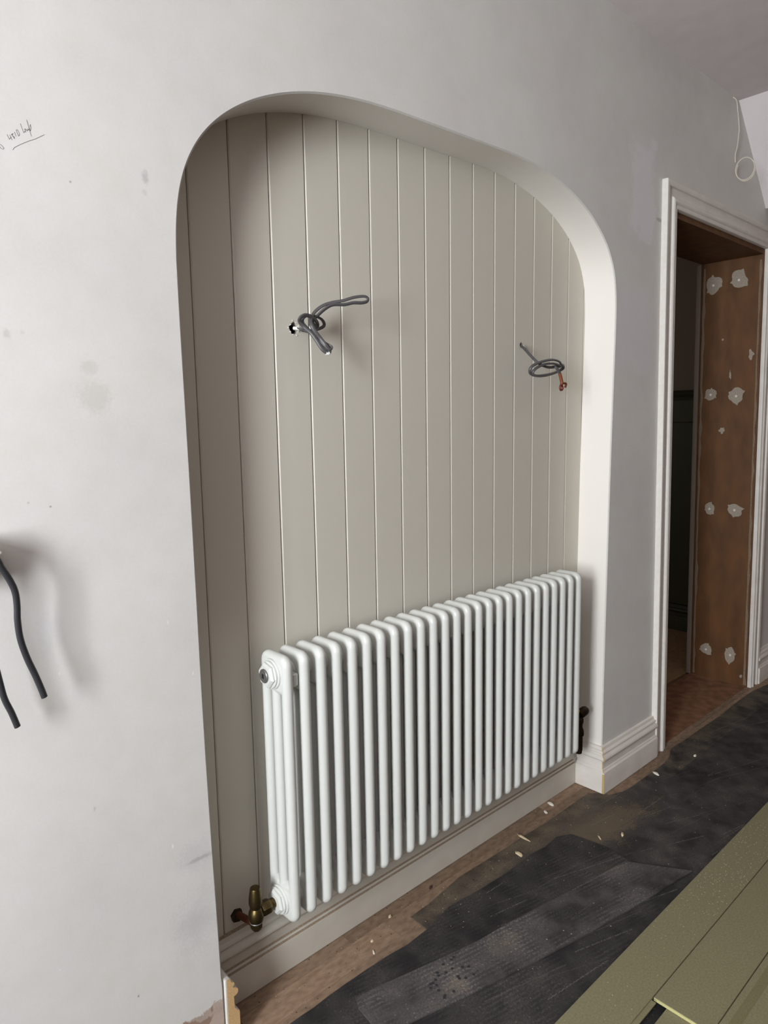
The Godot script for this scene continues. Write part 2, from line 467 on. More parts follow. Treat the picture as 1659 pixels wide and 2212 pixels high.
func arch_outline() -> PackedVector2Array:
	var p := PackedVector2Array()
	for q in [[0.4050, 0.0000], [0.4010, 0.2500], [0.3961, 0.4999], [0.3926, 0.7499], [0.3915, 0.9999], [0.3903, 1.2499], [0.3880, 1.4999], [0.3876, 1.6198], [0.3881, 1.6497], [0.3893, 1.6795], [0.3917, 1.7091], [0.3956, 1.7382], [0.4016, 1.7668], [0.4101, 1.7945], [0.4213, 1.8211], [0.4353, 1.8462], [0.4519, 1.8697], [0.4711, 1.8914], [0.4923, 1.9113], [0.5154, 1.9295], [0.5398, 1.9459], [0.5654, 1.9608], [0.5919, 1.9742], [0.6191, 1.9861], [0.6469, 1.9967], [0.6752, 2.0059], [0.7039, 2.0140], [0.7330, 2.0209], [0.7623, 2.0267], [0.7918, 2.0316], [0.8214, 2.0356], [0.8511, 2.0389], [0.8810, 2.0414], [0.9109, 2.0433], [0.9408, 2.0447], [0.9708, 2.0459], [1.0008, 2.0467], [1.0307, 2.0474], [1.0607, 2.0481], [1.0907, 2.0487], [1.1207, 2.0493], [1.1507, 2.0499], [1.1807, 2.0505], [1.2107, 2.0512], [1.2407, 2.0518], [1.2707, 2.0526], [1.3007, 2.0533], [1.3307, 2.0539], [1.3606, 2.0543], [1.3906, 2.0544], [1.4205, 2.0540], [1.4504, 2.0529], [1.4803, 2.0510], [1.5100, 2.0481], [1.5397, 2.0444], [1.5692, 2.0397], [1.5986, 2.0341], [1.6277, 2.0277], [1.6566, 2.0202], [1.6852, 2.0117], [1.7133, 2.0020], [1.7409, 1.9909], [1.7678, 1.9785], [1.7940, 1.9646], [1.8192, 1.9491], [1.8433, 1.9322], [1.8660, 1.9137], [1.8868, 1.8935], [1.9052, 1.8716], [1.9208, 1.8479], [1.9332, 1.8225], [1.9423, 1.7957], [1.9485, 1.7676], [1.9522, 1.7387], [1.9540, 1.7093], [1.9547, 1.6795], [1.9546, 1.6496], [1.9541, 1.6197], [1.9535, 1.5897], [1.9467, 1.3398], [1.9420, 1.0899], [1.9386, 0.8399], [1.9352, 0.5899], [1.9336, 0.3399], [1.9329, 0.0899], [1.9330, 0.0000]]:
		p.append(Vector2(q[0], q[1]))
	return p

func arch_smooth() -> PackedVector2Array:
	var a := arch_outline()
	var out := PackedVector2Array()
	for k in a.size() - 1:
		var p0 := a[max(k - 1, 0)]; var p3 := a[min(k + 2, a.size() - 1)]
		for s in 5: out.append(a[k].cubic_interpolate(a[k + 1], p0, p3, s / 5.0))
	out.append(a[a.size() - 1])
	return out

func build_walls() -> void:
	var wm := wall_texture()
	var uv := func(p: Vector3, _n: Vector3): return Vector2((p.x + 0.1) / 3.7, 1.0 - p.y / 2.64)
	var arch := arch_smooth()
	var cnt := arch.size()
	var off := PackedVector2Array()
	for k in cnt:
		var t := (arch[min(k + 1, cnt - 1)] - arch[max(k - 1, 0)]).normalized()
		off.append(arch[k] + Vector2(-t.y, t.x) * 0.0035)
	off[0].y = 0.0; off[cnt - 1].y = 0.0
	var poly := PackedVector2Array([Vector2(-2.3, 0)])
	poly.append_array(off)
	var dl := 0.03
	poly.append_array([Vector2(2.372 + dl * 1.1, 0), Vector2(2.372 + dl * (1.1 - 2.085), 2.085), Vector2(3.300 + dl * (1.1 - 2.085), 2.085), Vector2(3.300 + dl * 1.1, 0), Vector2(5.0, 0), Vector2(5.0, CEIL), Vector2(-2.3, CEIL)])
	var b := MB.new()
	b.uvf = uv
	var idx := Geometry2D.triangulate_polygon(poly)
	var nz := Vector3(0, 0, 1)
	for k in range(0, idx.size(), 3):
		b.tri(Vector3(poly[idx[k]].x, poly[idx[k]].y, 0), Vector3(poly[idx[k + 1]].x, poly[idx[k + 1]].y, 0), Vector3(poly[idx[k + 2]].x, poly[idx[k + 2]].y, 0), nz, nz, nz)
	# worn arris of the plaster
	for k in cnt - 1:
		var e := (arch[k + 1] - arch[k]).normalized()
		var nn := Vector3(e.y, -e.x, 1).normalized()
		b.flat(Vector3(off[k].x, off[k].y, 0), Vector3(off[k + 1].x, off[k + 1].y, 0), Vector3(arch[k + 1].x, arch[k + 1].y, -0.0035), Vector3(arch[k].x, arch[k].y, -0.0035), nn)
	# back of the slab, so that it has thickness, and its outer edges
	for k in range(0, idx.size(), 3):
		b.tri(Vector3(poly[idx[k]].x, poly[idx[k]].y, -D), Vector3(poly[idx[k + 1]].x, poly[idx[k + 1]].y, -D), Vector3(poly[idx[k + 2]].x, poly[idx[k + 2]].y, -D), -nz, -nz, -nz)
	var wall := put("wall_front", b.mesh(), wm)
	struct(wall, "pale mist-coated plaster wall with an arched opening around the radiator niche", "wall")
	# the painted reveal of the arch
	var rv := MB.new()
	for k in cnt - 1:
		var n0 := Vector3.ZERO; var n1 := Vector3.ZERO
		var ta := (arch[k + 1] - arch[max(k - 1, 0)]).normalized(); var tb := (arch[min(k + 2, cnt - 1)] - arch[k]).normalized()
		n0 = Vector3(ta.y, -ta.x, 0); n1 = Vector3(tb.y, -tb.x, 0)
		rv.quad(Vector3(arch[k].x, arch[k].y, -0.0035), Vector3(arch[k + 1].x, arch[k + 1].y, -0.0035), Vector3(arch[k + 1].x, arch[k + 1].y, -D), Vector3(arch[k].x, arch[k].y, -D), n0, n1, n1, n0)
	var reveal := put("arch_reveal", rv.mesh(), M.reveal, wall)
	reveal.set_meta("label", "smooth white painted underside and sides of the arch")
	# pencil note
	for s in [[[0.1145, 1.7858], [0.1172, 1.7796], [0.1200, 1.7835]], [[0.1184, 1.7861], [0.1211, 1.7794]], [[0.1234, 1.7895], [0.1207, 1.7877], [0.1226, 1.7853], [0.1245, 1.7821], [0.1247, 1.7851], [0.1213, 1.7864], [0.1234, 1.7895]], [[0.1253, 1.7922], [0.1273, 1.7865]], [[0.1281, 1.7958], [0.1299, 1.7967], [0.1324, 1.7922], [0.1322, 1.7892], [0.1310, 1.7878], [0.1295, 1.7907], [0.1281, 1.7958]], [[0.1350, 1.8068], [0.1388, 1.7945], [0.1412, 1.7973]], [[0.1402, 1.7993], [0.1414, 1.8011], [0.1420, 1.7994], [0.1404, 1.7968], [0.1425, 1.7962]], [[0.1421, 1.7998], [0.1432, 1.8004], [0.1441, 1.7984], [0.1459, 1.8022]], [[0.1458, 1.8003], [0.1473, 1.8019], [0.1499, 1.7921]], [[0.1447, 1.8149], [0.1474, 1.8026], [0.1463, 1.8075], [0.1447, 1.8149]], [[0.1472, 1.8048], [0.1490, 1.7997], [0.1501, 1.8048], [0.1497, 1.8095], [0.1484, 1.8058]], [[0.1212, 1.7651], [0.1235, 1.7690], [0.1322, 1.7755], [0.1445, 1.7834], [0.1552, 1.7893], [0.1694, 1.7992]], [[0.1034, 1.7689], [0.1061, 1.7677], [0.1085, 1.7643], [0.1071, 1.7625], [0.1043, 1.7633], [0.1031, 1.7652]]]:
		var pb := MB.new()
		for k in s.size() - 1:
			var a := Vector2(s[k][0], s[k][1]); var c := Vector2(s[k + 1][0], s[k + 1][1])
			var e := (c - a).normalized()
			var w := Vector2(-e.y, e.x) * 0.00028
			var e2 := e * 0.00015
			pb.extrude(PackedVector2Array([a - w - e2, c - w + e2, c + w + e2, a + w - e2]), 0.0002, -0.0002)
		var st := put("pencil_stroke", pb.mesh(), M.pencil, wall)
		st.set_meta("label", "grey pencil handwriting on the plaster")
	# panelling at the back of the niche
	var back := MB.new()
	back.extrude(PackedVector2Array([Vector2(-2.3, 0), Vector2(2.372 + dl * 1.1, 0), Vector2(2.372 + dl * (1.1 - 2.085), 2.085), Vector2(3.3 + dl * (1.1 - 2.085), 2.085), Vector2(3.3 + dl * 1.1, 0), Vector2(5.0, 0), Vector2(5.0, CEIL), Vector2(-2.3, CEIL)]), -0.2, -0.28)
	var wb := put("wall_back", back.mesh(), M.hall_wall)
	struct(wb, "greige tongue-and-groove panelling lining the back of the arched niche", "wall")
	for k in 17:
		var x0 := G0 + PITCH * (k - 1); var x1 := x0 + PITCH
		var hole = null
		if k == 3: hole = [0.7255, 1.5535, 0.0135]
		if k == 12: hole = [1.592, 1.569, 0.0085]
		var o := put("panel_board", board(x0, x1, hole), M.panel, wb)
		if hole: o.set_meta("label", "panelling board with a cable hole drilled through it")

func board(x0: float, x1: float, hole) -> ArrayMesh:
	var b := MB.new()
	var g := 0.0008      # half the gap
	var c := 0.0026      # chamfer
	var t := 0.018
	var y0 := 0.0; var y1 := 2.12
	var xa := x0 + g; var xb := x1 - g
	var zf := -D - 0.0001
	var up := func(x: float, z: float, nn: Vector3, x2: float, z2: float):
		b.flat(Vector3(x, y0, z), Vector3(x2, y0, z2), Vector3(x2, y1, z2), Vector3(x, y1, z), nn)
	up.call(xa, zf - t, Vector3(-1, 0, 0), xa, zf - c)
	up.call(xa, zf - c, Vector3(-1, 0, 1).normalized(), xa + c, zf)
	up.call(xb - c, zf, Vector3(1, 0, 1).normalized(), xb, zf - c)
	up.call(xb, zf - c, Vector3(1, 0, 0), xb, zf - t)
	var nz := Vector3(0, 0, 1)
	var fr := func(ax: float, ay: float, bx_: float, by: float):
		b.flat(Vector3(ax, ay, zf), Vector3(bx_, ay, zf), Vector3(bx_, by, zf), Vector3(ax, by, zf), nz)
	if hole == null:
		fr.call(xa + c, y0, xb - c, y1)
		b.flat(Vector3(xa, y0, zf - t), Vector3(xb, y0, zf - t), Vector3(xb, y1, zf - t), Vector3(xa, y1, zf - t), -nz)
	else:
		var hx: float = hole[0]; var hy: float = hole[1]; var r: float = hole[2]
		var s := 0.025
		fr.call(xa + c, y0, xb - c, hy - s); fr.call(xa + c, hy + s, xb - c, y1)
		fr.call(xa + c, hy - s, hx - s, hy + s); fr.call(hx + s, hy - s, xb - c, hy + s)
		var sides := 24
		for k in sides:
			var a0 := TAU * k / sides; var a1 := TAU * (k + 1) / sides
			var rag := func(q: int): return r * (1.0 + 0.16 * sin(q * 2.4) * cos(q * 5.1))
			var d0 := Vector2(cos(a0), sin(a0)); var d1 := Vector2(cos(a1), sin(a1))
			var r0: float = rag.call(k); var r1: float = rag.call((k + 1) % sides)
			var q0 := d0 * (s / maxf(absf(d0.x), absf(d0.y))); var q1 := d1 * (s / maxf(absf(d1.x), absf(d1.y)))
			b.flat(Vector3(hx + d0.x * r0, hy + d0.y * r0, zf), Vector3(hx + d1.x * r1, hy + d1.y * r1, zf), Vector3(hx + q1.x, hy + q1.y, zf), Vector3(hx + q0.x, hy + q0.y, zf), nz)
			b.flat(Vector3(hx + d0.x * r0, hy + d0.y * r0, zf), Vector3(hx + d1.x * r1, hy + d1.y * r1, zf), Vector3(hx + d1.x * r1, hy + d1.y * r1, zf - t), Vector3(hx + d0.x * r0, hy + d0.y * r0, zf - t), Vector3(-d0.x, -d0.y, 0))
	b.flat(Vector3(xa, y1, zf), Vector3(xb, y1, zf), Vector3(xb, y1, zf - t), Vector3(xa, y1, zf - t), Vector3.UP)
	return b.mesh()

func build_shell() -> void:
	var b := MB.new()
	b.box(Vector3(-2.5, CEIL, -0.3), Vector3(5.2, CEIL + 0.15, 4.8))
	struct(put("ceiling", b.mesh(), M.ceiling), "plain lilac-grey plastered ceiling above the niche wall", "ceiling")
	b = MB.new()
	b.extrude(PackedVector2Array([Vector2(2.885, CEIL), Vector2(3.235, 2.255), Vector2(5.0, 2.255), Vector2(5.0, CEIL)]), 2.2, 0.0)
	struct(put("ceiling_slope", b.mesh(), M.ceiling), "pale sloping soffit coming down from the ceiling beside the doorway", "ceiling")
	b = MB.new()
	b.box(Vector3(5.0, 0, -0.3), Vector3(5.2, CEIL, 4.8))
	struct(put("wall_right", b.mesh(), M.bare_plaster), "plain plastered end wall at the far right of the room", "wall")
	b = MB.new()
	b.box(Vector3(-2.5, 0, 4.6), Vector3(5.2, CEIL, 4.8))
	struct(put("wall_rear", b.mesh(), M.bare_plaster), "bare pink plastered wall opposite the niche", "wall")
	# left end wall with the tall window
	b = MB.new()
	var y0 := WY0; var y1 := WY1; var z0 := WZ0; var z1 := WZ1
	b.box(Vector3(-2.5, 0, -0.3), Vector3(-2.3, CEIL, z0))
	b.box(Vector3(-2.5, 0, z1), Vector3(-2.3, CEIL, 4.8))
	b.box(Vector3(-2.5, 0, z0), Vector3(-2.3, y0, z1))
	b.box(Vector3(-2.5, y1, z0), Vector3(-2.3, CEIL, z1))
	struct(put("wall_left", b.mesh(), M.ceiling), "plastered end wall with a tall window at the left of the room", "wall")
	var win := Node3D.new()
	win.name = "window_1"
	add_child(win)
	struct(win, "tall narrow white window in the left end wall", "window")
	b = MB.new()
	b.box(Vector3(-2.44, y0, z0), Vector3(-2.38, y1, z0 + 0.05), 0.003); b.box(Vector3(-2.44, y0, z1 - 0.05), Vector3(-2.38, y1, z1), 0.003)
	b.box(Vector3(-2.44, y0, z0 + 0.05), Vector3(-2.38, y0 + 0.06, z1 - 0.05), 0.003); b.box(Vector3(-2.44, y1 - 0.06, z0 + 0.05), Vector3(-2.38, y1, z1 - 0.05), 0.003)
	put("window_frame", b.mesh(), M.white, win)
	b = MB.new()
	b.box(Vector3(-2.415, y0 + 0.05, z0 + 0.04), Vector3(-2.409, y1 - 0.05, z1 - 0.04))
	put("pane", b.mesh(), M.glass, win)

func build_hall() -> void:
	var b := MB.new()
	b.box(Vector3(4.02, 0, -3.2), Vector3(4.2, CEIL, -0.28))
	var w := put("wall_hall_right", b.mesh(), M.hall_wall)
	struct(w, "dim hall wall with dark green dado panelling seen through the doorway", "wall")
	b = MB.new()
	b.box(Vector3(3.996, 0.17, -3.0), Vector3(4.02, 1.30, -0.28))
	put("dado_panel", b.mesh(), M.hall_green, w)
	b = MB.new()
	b.box(Vector3(3.99, 1.306, -3.0), Vector3(4.02, 1.44, -0.28), 0.002)
	put("frieze_panel", b.mesh(), M.hall_green, w)
	b = MB.new()
	b.mould([[0, 0], [0.032, 0.0], [0.036, 0.012], [0.03, 0.02], [0.04, 0.03], [0.044, 0.042], [0.036, 0.052], [0.02, 0.058], [0, 0.058]], Vector3(4.02, 1.44, -3.0), Vector3(4.02, 1.44, -0.28), Vector3(-1, 0, 0), Vector3.UP)
	put("dado_rail", b.mesh(), M.hall_green, w)
	b = MB.new()
	b.mould(SKIRT, Vector3(4.02, 0, -3.0), Vector3(4.02, 0, -0.28), Vector3(-1, 0, 0), Vector3.UP)
	put("skirting", b.mesh(), M.hall_green, w)
	b = MB.new()
	b.box(Vector3(1.0, 0, -3.2), Vector3(4.02, CEIL, -3.0))
	struct(put("wall_hall_far", b.mesh(), M.hall_wall), "unlit wall at the far end of the hall", "wall")
	b = MB.new()
	b.box(Vector3(0.9, 0, -3.2), Vector3(1.0, CEIL, -0.28))
	struct(put("wall_hall_left", b.mesh(), M.hall_wall), "unlit side wall of the hall", "wall")
	b = MB.new()
	b.box(Vector3(0.9, CEIL, -3.2), Vector3(4.2, CEIL + 0.15, -0.3))
	struct(put("ceiling_hall", b.mesh(), M.hall_wall), "unlit ceiling of the hall", "ceiling")
	b = MB.new()
	b.box(Vector3(0.9, -0.12, -3.2), Vector3(4.2, 0.0, -0.30))
	struct(put("floor_hall", b.mesh(), M.hall_floor), "light brown bare board floor of the dim hall", "floor")

func build_hall_fill() -> void:  # unseen glowing pane and area light, added to lift the dark hall
	var win := Node3D.new()
	win.name = "window_2"
	add_child(win)
	struct(win, "small glowing pane added at the far end of the hall to brighten it", "window")
	var b := MB.new()
	b.box(Vector3(1.6, 1.2, -2.999), Vector3(2.4, 2.2, -2.98), 0.004)
	var m := mat(c8(200, 210, 225), 0.3)
	m.emission_enabled = true
	m.emission = Color(1.0, 0.96, 0.9)
	m.emission_energy_multiplier = 0.5
	put("pane", b.mesh(), m, win)
	var l := AreaLight3D.new()
	l.name = "hall_fill_light"
	l.area_size = Vector2(0.8, 1.0)
	l.light_color = Color(1.0, 0.96, 0.9)
	l.light_energy = 0.9
	l.shadow_enabled = true
	l.area_range = 12.0
	add_child(l)
	l.transform = Transform3D(Basis(Vector3.UP, PI), Vector3(2.0, 1.7, -2.97))

func build_floor() -> void:
	var pm := plank_materials()
	var b := MB.new()
	b.box(Vector3(-2.5, -0.12, -0.30), Vector3(5.2, -0.008, 4.8))
	var f := put("floor", b.mesh(), pm[1])
	struct(f, "dusty brown bare wooden floor along the niche", "floor")
	# boards near the wall, one by one; the rest lies under the sheets
	var rng := RandomNumberGenerator.new()
	rng.seed = 11
	var z := -0.19
	var row := 0
	while z < 0.36:
		var z1 := z + 0.0695
		var x := 0.30 + rng.randf() * 0.12
		if row == 1: x = 0.36
		if row == 2: x = 0.463
		while x < 3.7:
			var ln := rng.randf_range(0.32, 0.62)
			if row == 1: ln = 0.4385
			if row == 2: ln = 0.4445
			var x1 := minf(x + ln, 3.72)
			if not (z < -0.13 and x < 2.3):
				b = MB.new()
				b.box(Vector3(x + 0.0004, -0.008, z + 0.0004), Vector3(x1 - 0.0004, rng.randf_range(-0.0004, 0.0), z1 - 0.0004), 0.0006)
				put("floor_board", b.mesh(), pm[rng.randi() % 4], f)
			x = x1
		z = z1; row += 1
	b = MB.new()
	b.box(Vector3(-2.5, -0.008, 0.365), Vector3(5.2, -0.0004, 4.8))
	b.box(Vector3(-2.5, -0.008, -0.02), Vector3(0.30, -0.0004, 0.365))
	b.box(Vector3(3.72, -0.008, -0.02), Vector3(5.2, -0.0004, 0.365))
	put("floor_surface", b.mesh(), pm[0], f)

func run_skirt(called: String, a: Vector3, b_: Vector3, out: Vector3, k0: float, k1: float, label: String, y := 0.002) -> Node:
	var b := MB.new()
	b.mould(SKIRT, a + Vector3(0, y, 0), b_ + Vector3(0, y, 0), out, Vector3.UP, k0, k1)
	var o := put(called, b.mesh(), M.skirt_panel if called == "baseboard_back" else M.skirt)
	struct(o, label, "skirting board")
	return o

func build_skirting() -> void:
	var W := 1.934
	run_skirt("baseboard_back", Vector3(0.402, 0, -D), Vector3(W, 0, -D), Vector3(0, 0, 1), 0.0, 0.0, "off-white moulded skirting below the radiator at the back of the niche")
	var bk := get_node("baseboard_back")
	var db := MB.new()
	for q in [[[0.0, 0.1642], [0.0078, 0.1624], [0.0082, 0.1628], [0.0, 0.1652]], [[0.0165, 0.0886], [0.0204, 0.0862], [0.0206, 0.0868], [0.0165, 0.0893]], [[0.0228, 0.0810], [0.0268, 0.0781], [0.0271, 0.0787], [0.0230, 0.0817]]]:
		db.mould(q, Vector3(0.405, 0.002, -D), Vector3(W - 0.03, 0.002, -D), Vector3(0, 0, 1), Vector3.UP)
	put("brown_line", db.mesh(), M.ledge_brown, bk).set_meta("label", "thin brown lines along the ledges of the moulding")  # brown strips drawn along the moulding ledges
	var br := run_skirt("baseboard_right", Vector3(W, 0, -D + 0.0285), Vector3(W, 0, 0), Vector3(-1, 0, 0), 0.0, 1.0, "short white skirting return on the bright side of the niche with scuffed mitre")
	var bf := run_skirt("baseboard_front", Vector3(W, 0, 0), Vector3(2.312, 0, 0), Vector3(0, 0, 1), -1.0, 0.0, "white moulded skirting on the pier between niche and doorway")
	# bare edge of the mitre
	var b := MB.new()
	b.mould([[0.0275, 0.001], [0.0283, 0.001], [0.0283, 0.0735], [0.0275, 0.0745]], Vector3(W, 0.002, -0.008), Vector3(W, 0.002, 0), Vector3(-1, 0, 0), Vector3.UP, 1.0, 1.0)
	var sk := []
	for q in SKIRT.slice(3, SKIRT.size() - 1): sk.append([q[0] + 0.0004, q[1]])
	b.mould(sk, Vector3(W, 0.002, -0.0045), Vector3(W, 0.002, 0.0), Vector3(-1, 0, 0), Vector3.UP, 1.0, 1.0, false)
	put("bare_edge", b.mesh(), M.raw_edge, br).set_meta("label", "bare brown corner where the paint has chipped off")
	run_skirt("baseboard_far", Vector3(3.395, 0, 0), Vector3(5.0, 0, 0), Vector3(0, 0, 1), 0.0, 0.0, "white moulded skirting to the right of the doorway")
	# the return at the left of the niche, its raw end flush with the wall
	b = MB.new()
	b.mould(SKIRT, Vector3(0.409, 0.002, -D + 0.029), Vector3(0.409, 0.002, 0.004), Vector3(1, 0, 0), Vector3.UP, 0.0, 0.0, false)
	var bl := put("baseboard_left", b.mesh(), M.skirt)
	struct(bl, "short skirting return at the left of the niche showing its raw tan moulded end", "skirting board")
	b = MB.new()
	var pp := PackedVector2Array()
	for q in SKIRT: pp.append(Vector2(0.409 + maxf(q[0], 0.0), q[1] + 0.002))
	b.extrude(pp, 0.0046, 0.0038)
	put("cut_end", b.mesh(), M.mdf_raw, bl).set_meta("label", "raw tan fibreboard cut end")
	b = MB.new()
	b.box(Vector3(0.4062, 0.002, -D + 0.029), Vector3(0.4092, 0.1655, 0.0046))
	put("painted_back", b.mesh(), M.white, bl)

func build_door() -> void:
	var d := Node3D.new()
	d.name = "door_1"
	add_child(d)
	struct(d, "open doorway with white moulded architrave and raw brown board lining", "doorway")
	var xl := 2.372; var xr := 3.275; var yt := 2.062
	var L := func() -> MB:
		var q := MB.new(); q.lean = 0.03
		return q
	var b: MB = L.call()
	b.box(Vector3(xr, 0, -0.278), Vector3(xr + 0.025, yt + 0.025, -0.001))
	put("lining_right", b.mesh(), M.lining, d).set_meta("label", "raw brown board lining with white filler spots")
	b = L.call()
	b.box(Vector3(xl, 0, -0.278), Vector3(xl + 0.025, yt + 0.025, -0.001))
	put("lining_left", b.mesh(), M.lining, d)
	b = L.call()
	b.box(Vector3(xl + 0.025, yt, -0.278), Vector3(xr, yt + 0.025, -0.001))
	put("lining_head", b.mesh(), M.lining, d)
	# pale plaster smeared along the edges of the lining
	var rng := RandomNumberGenerator.new()
	rng.seed = 5
	for e in 2:
		b = L.call()
		var poly := PackedVector2Array()
		var zc := -0.262 if e == 0 else -0.012
		var nn := 40
		for k in nn + 1: poly.append(Vector2(zc + (0.0005 + rng.randf() * rng.randf() * (0.010 if e == 0 else 0.012)), 0.01 + 2.03 * k / nn))
		for k in nn + 1: poly.append(Vector2(zc - (0.004 + rng.randf() * (0.005 if e == 0 else 0.002)), 2.04 - 2.03 * k / nn))
		b.extrude(poly, 0.0006, -0.0002, Transform3D(Basis(Vector3(0, 0, 1), Vector3(0, 1, 0), Vector3(-1, 0, 0)), Vector3(xr, 0, 0)))
		put("edge_filler", b.mesh(), M.edge_filler, d)
	b = L.call()
	b.box(Vector3(xr - 0.006, 0.0, -0.30), Vector3(xr + 0.004, yt, -0.2785), 0.002)
	put("edge_bead", b.mesh(), M.hall_wall, d)
	# filler spots over the fixings: z, y, half width, half height
	var spots := [[-0.221, 1.959, 0.041, 0.05], [-0.105, 1.966, 0.045, 0.042], [-0.218, 1.444, 0.029, 0.034], [-0.099, 1.433, 0.040, 0.041], [-0.207, 0.882, 0.024, 0.034], [-0.088, 0.885, 0.042, 0.032], [-0.202, 0.152, 0.031, 0.034], [-0.083, 0.150, 0.031, 0.046]]
	var to := func(y: float) -> Transform3D: return Transform3D(Basis(Vector3(0, 0, 1), Vector3(0, 1, 0), Vector3(-1, 0, 0)), Vector3(xr, 0, 0))
	for s in spots:
		b = L.call()
		var poly := PackedVector2Array()
		var nn := 26
		var u := []
		for k in nn: u.append(rng.randf())
		for k in nn:
			var a := TAU * k / nn
			var r: float = 0.52 + 0.62 * (0.40 * u[k] + 0.24 * (u[k - 1] + u[(k + 1) % nn]) + 0.12 * (u[k - 2] + u[(k + 2) % nn]))
			if k % 9 == int(u[0] * 9.0): r += 0.22
			poly.append(Vector2(s[0] + cos(a) * s[2] * r, s[1] + sin(a) * s[3] * r))
		b.extrude(poly, 0.0009, -0.0002, to.call(0.0))
		var p := put("filler_spot", b.mesh(), M.filler, d)
		p.set_meta("label", "ragged white filler smear over a fixing")
		b = L.call()
		var dot := PackedVector2Array()
		for k in 10: dot.append(Vector2(s[0] + cos(TAU * k / 10) * 0.0055, s[1] - 0.002 + sin(TAU * k / 10) * 0.006))
		b.extrude(dot, 0.0022, 0.0, to.call(0.0))
		put("filler_plug", b.mesh(), M.filler_dot, p)
	# small smears
	for s in [[-0.04, 1.62, 0.016, 0.03], [-0.16, 1.27, 0.02, 0.02], [-0.13, 1.53, 0.006, 0.03], [-0.03, 0.05, 0.012, 0.01], [-0.17, 1.70, 0.006, 0.006]]:
		b = L.call()
		var poly := PackedVector2Array()
		for k in 14:
			var a := TAU * k / 14
			var r := 0.7 + rng.randf_range(-0.3, 0.3)
			poly.append(Vector2(s[0] + cos(a) * s[2] * r, s[1] + sin(a) * s[3] * r))
		b.extrude(poly, 0.0005, -0.0002, to.call(0.0))
		put("plaster_smear", b.mesh(), M.filler, d)
	# architrave
	var xo := 2.283
	b = L.call()
	b.mould(ARCHI, Vector3(xo, 0.0, 0), Vector3(xo, 2.172, 0), Vector3(1, 0, 0), Vector3(0, 0, 1), 0.0, -1.0)
	put("architrave_left", b.mesh(), M.white, d)
	b = L.call()
	b.mould(ARCHI, Vector3(xr + 0.007 + 0.089, 0.0, 0), Vector3(xr + 0.007 + 0.089, 2.172, 0), Vector3(-1, 0, 0), Vector3(0, 0, 1), 0.0, -1.0)
	put("architrave_right", b.mesh(), M.skirt, d)
	b = L.call()
	b.mould(ARCHI, Vector3(xo + 0.0012, 2.172, 0), Vector3(xr + 0.096, 2.172, 0), Vector3(0, -1, 0), Vector3(0, 0, 1), 1.0, -1.0)
	put("architrave_head", b.mesh(), M.skirt, d)
	b = L.call()
	b.box(Vector3(xl, 0, -0.28), Vector3(xr + 0.02, 0.0015, -0.005))
	put("threshold_board", b.mesh(), M.threshold, d)

# ------------------------------------------------------------------ radiator
func rounded(hz: float, hy: float, rc: float, seg := 6) -> PackedVector2Array:
	var p := PackedVector2Array()
	for q in [[1, 1, 0.0], [-1, 1, PI / 2], [-1, -1, PI], [1, -1, PI * 1.5]]:
		for k in seg + 1:
			var a: float = q[2] + PI / 2 * k / seg
			p.append(Vector2(q[0] * (hz - rc) + cos(a) * rc, q[1] * (hy - rc) + sin(a) * rc))
	return p

func header_mesh(yc: float, hy: float) -> ArrayMesh:
	var b := MB.new()
	var hz := 0.0505
	var r := 0.0125
	var rows := []
	var steps := 5
	for s in range(-steps, steps + 1):
		var th := PI / 2 * s / steps
		rows.append([r * sin(th), r * (1.0 - cos(th)), rounded(hz - r * (1.0 - cos(th)), hy - r * (1.0 - cos(th)), maxf(0.024 - r * (1.0 - cos(th)), 0.004)), th])
	for k in rows.size() - 1:
		var A: PackedVector2Array = rows[k][2]; var B: PackedVector2Array = rows[k + 1][2]
		var cnt := A.size()
		for i in cnt:
			var j := (i + 1) % cnt
			var P := func(row, q: Vector2): return Vector3(row[0], yc + q.y, -0.038 + q.x)
			var N := func(row, poly: PackedVector2Array, ii: int):
				var t := (poly[(ii + 1) % cnt] - poly[(ii + cnt - 1) % cnt]).normalized()
				return (Vector3(0, -t.x, t.y) * cos(row[3]) + Vector3(1, 0, 0) * sin(row[3])).normalized()
			b.quad(P.call(rows[k], A[i]), P.call(rows[k], A[j]), P.call(rows[k + 1], B[j]), P.call(rows[k + 1], B[i]), N.call(rows[k], A, i), N.call(rows[k], A, j), N.call(rows[k + 1], B, j), N.call(rows[k + 1], B, i))
	for e in [0, rows.size() - 1]:
		var A: PackedVector2Array = rows[e][2]
		var nn := Vector3(-1 if e == 0 else 1, 0, 0)
		for i in A.size():
			b.tri(Vector3(rows[e][0], yc, -0.038), Vector3(rows[e][0], yc + A[i].y, -0.038 + A[i].x), Vector3(rows[e][0], yc + A[(i + 1) % A.size()].y, -0.038 + A[(i + 1) % A.size()].x), nn, nn, nn)
	# nipple that joins it to the next section
	b.lathe([[0.0225, 0.0], [0.0225, 0.003], [0.0195, 0.006], [0.0195, 0.018], [0.0225, 0.0215], [0.0225, 0.0245]], Vector3(0.011, yc, -0.038), Vector3(1, 0, 0), 20)
	return b.mesh()

const HH := 0.0455      # half height of a header

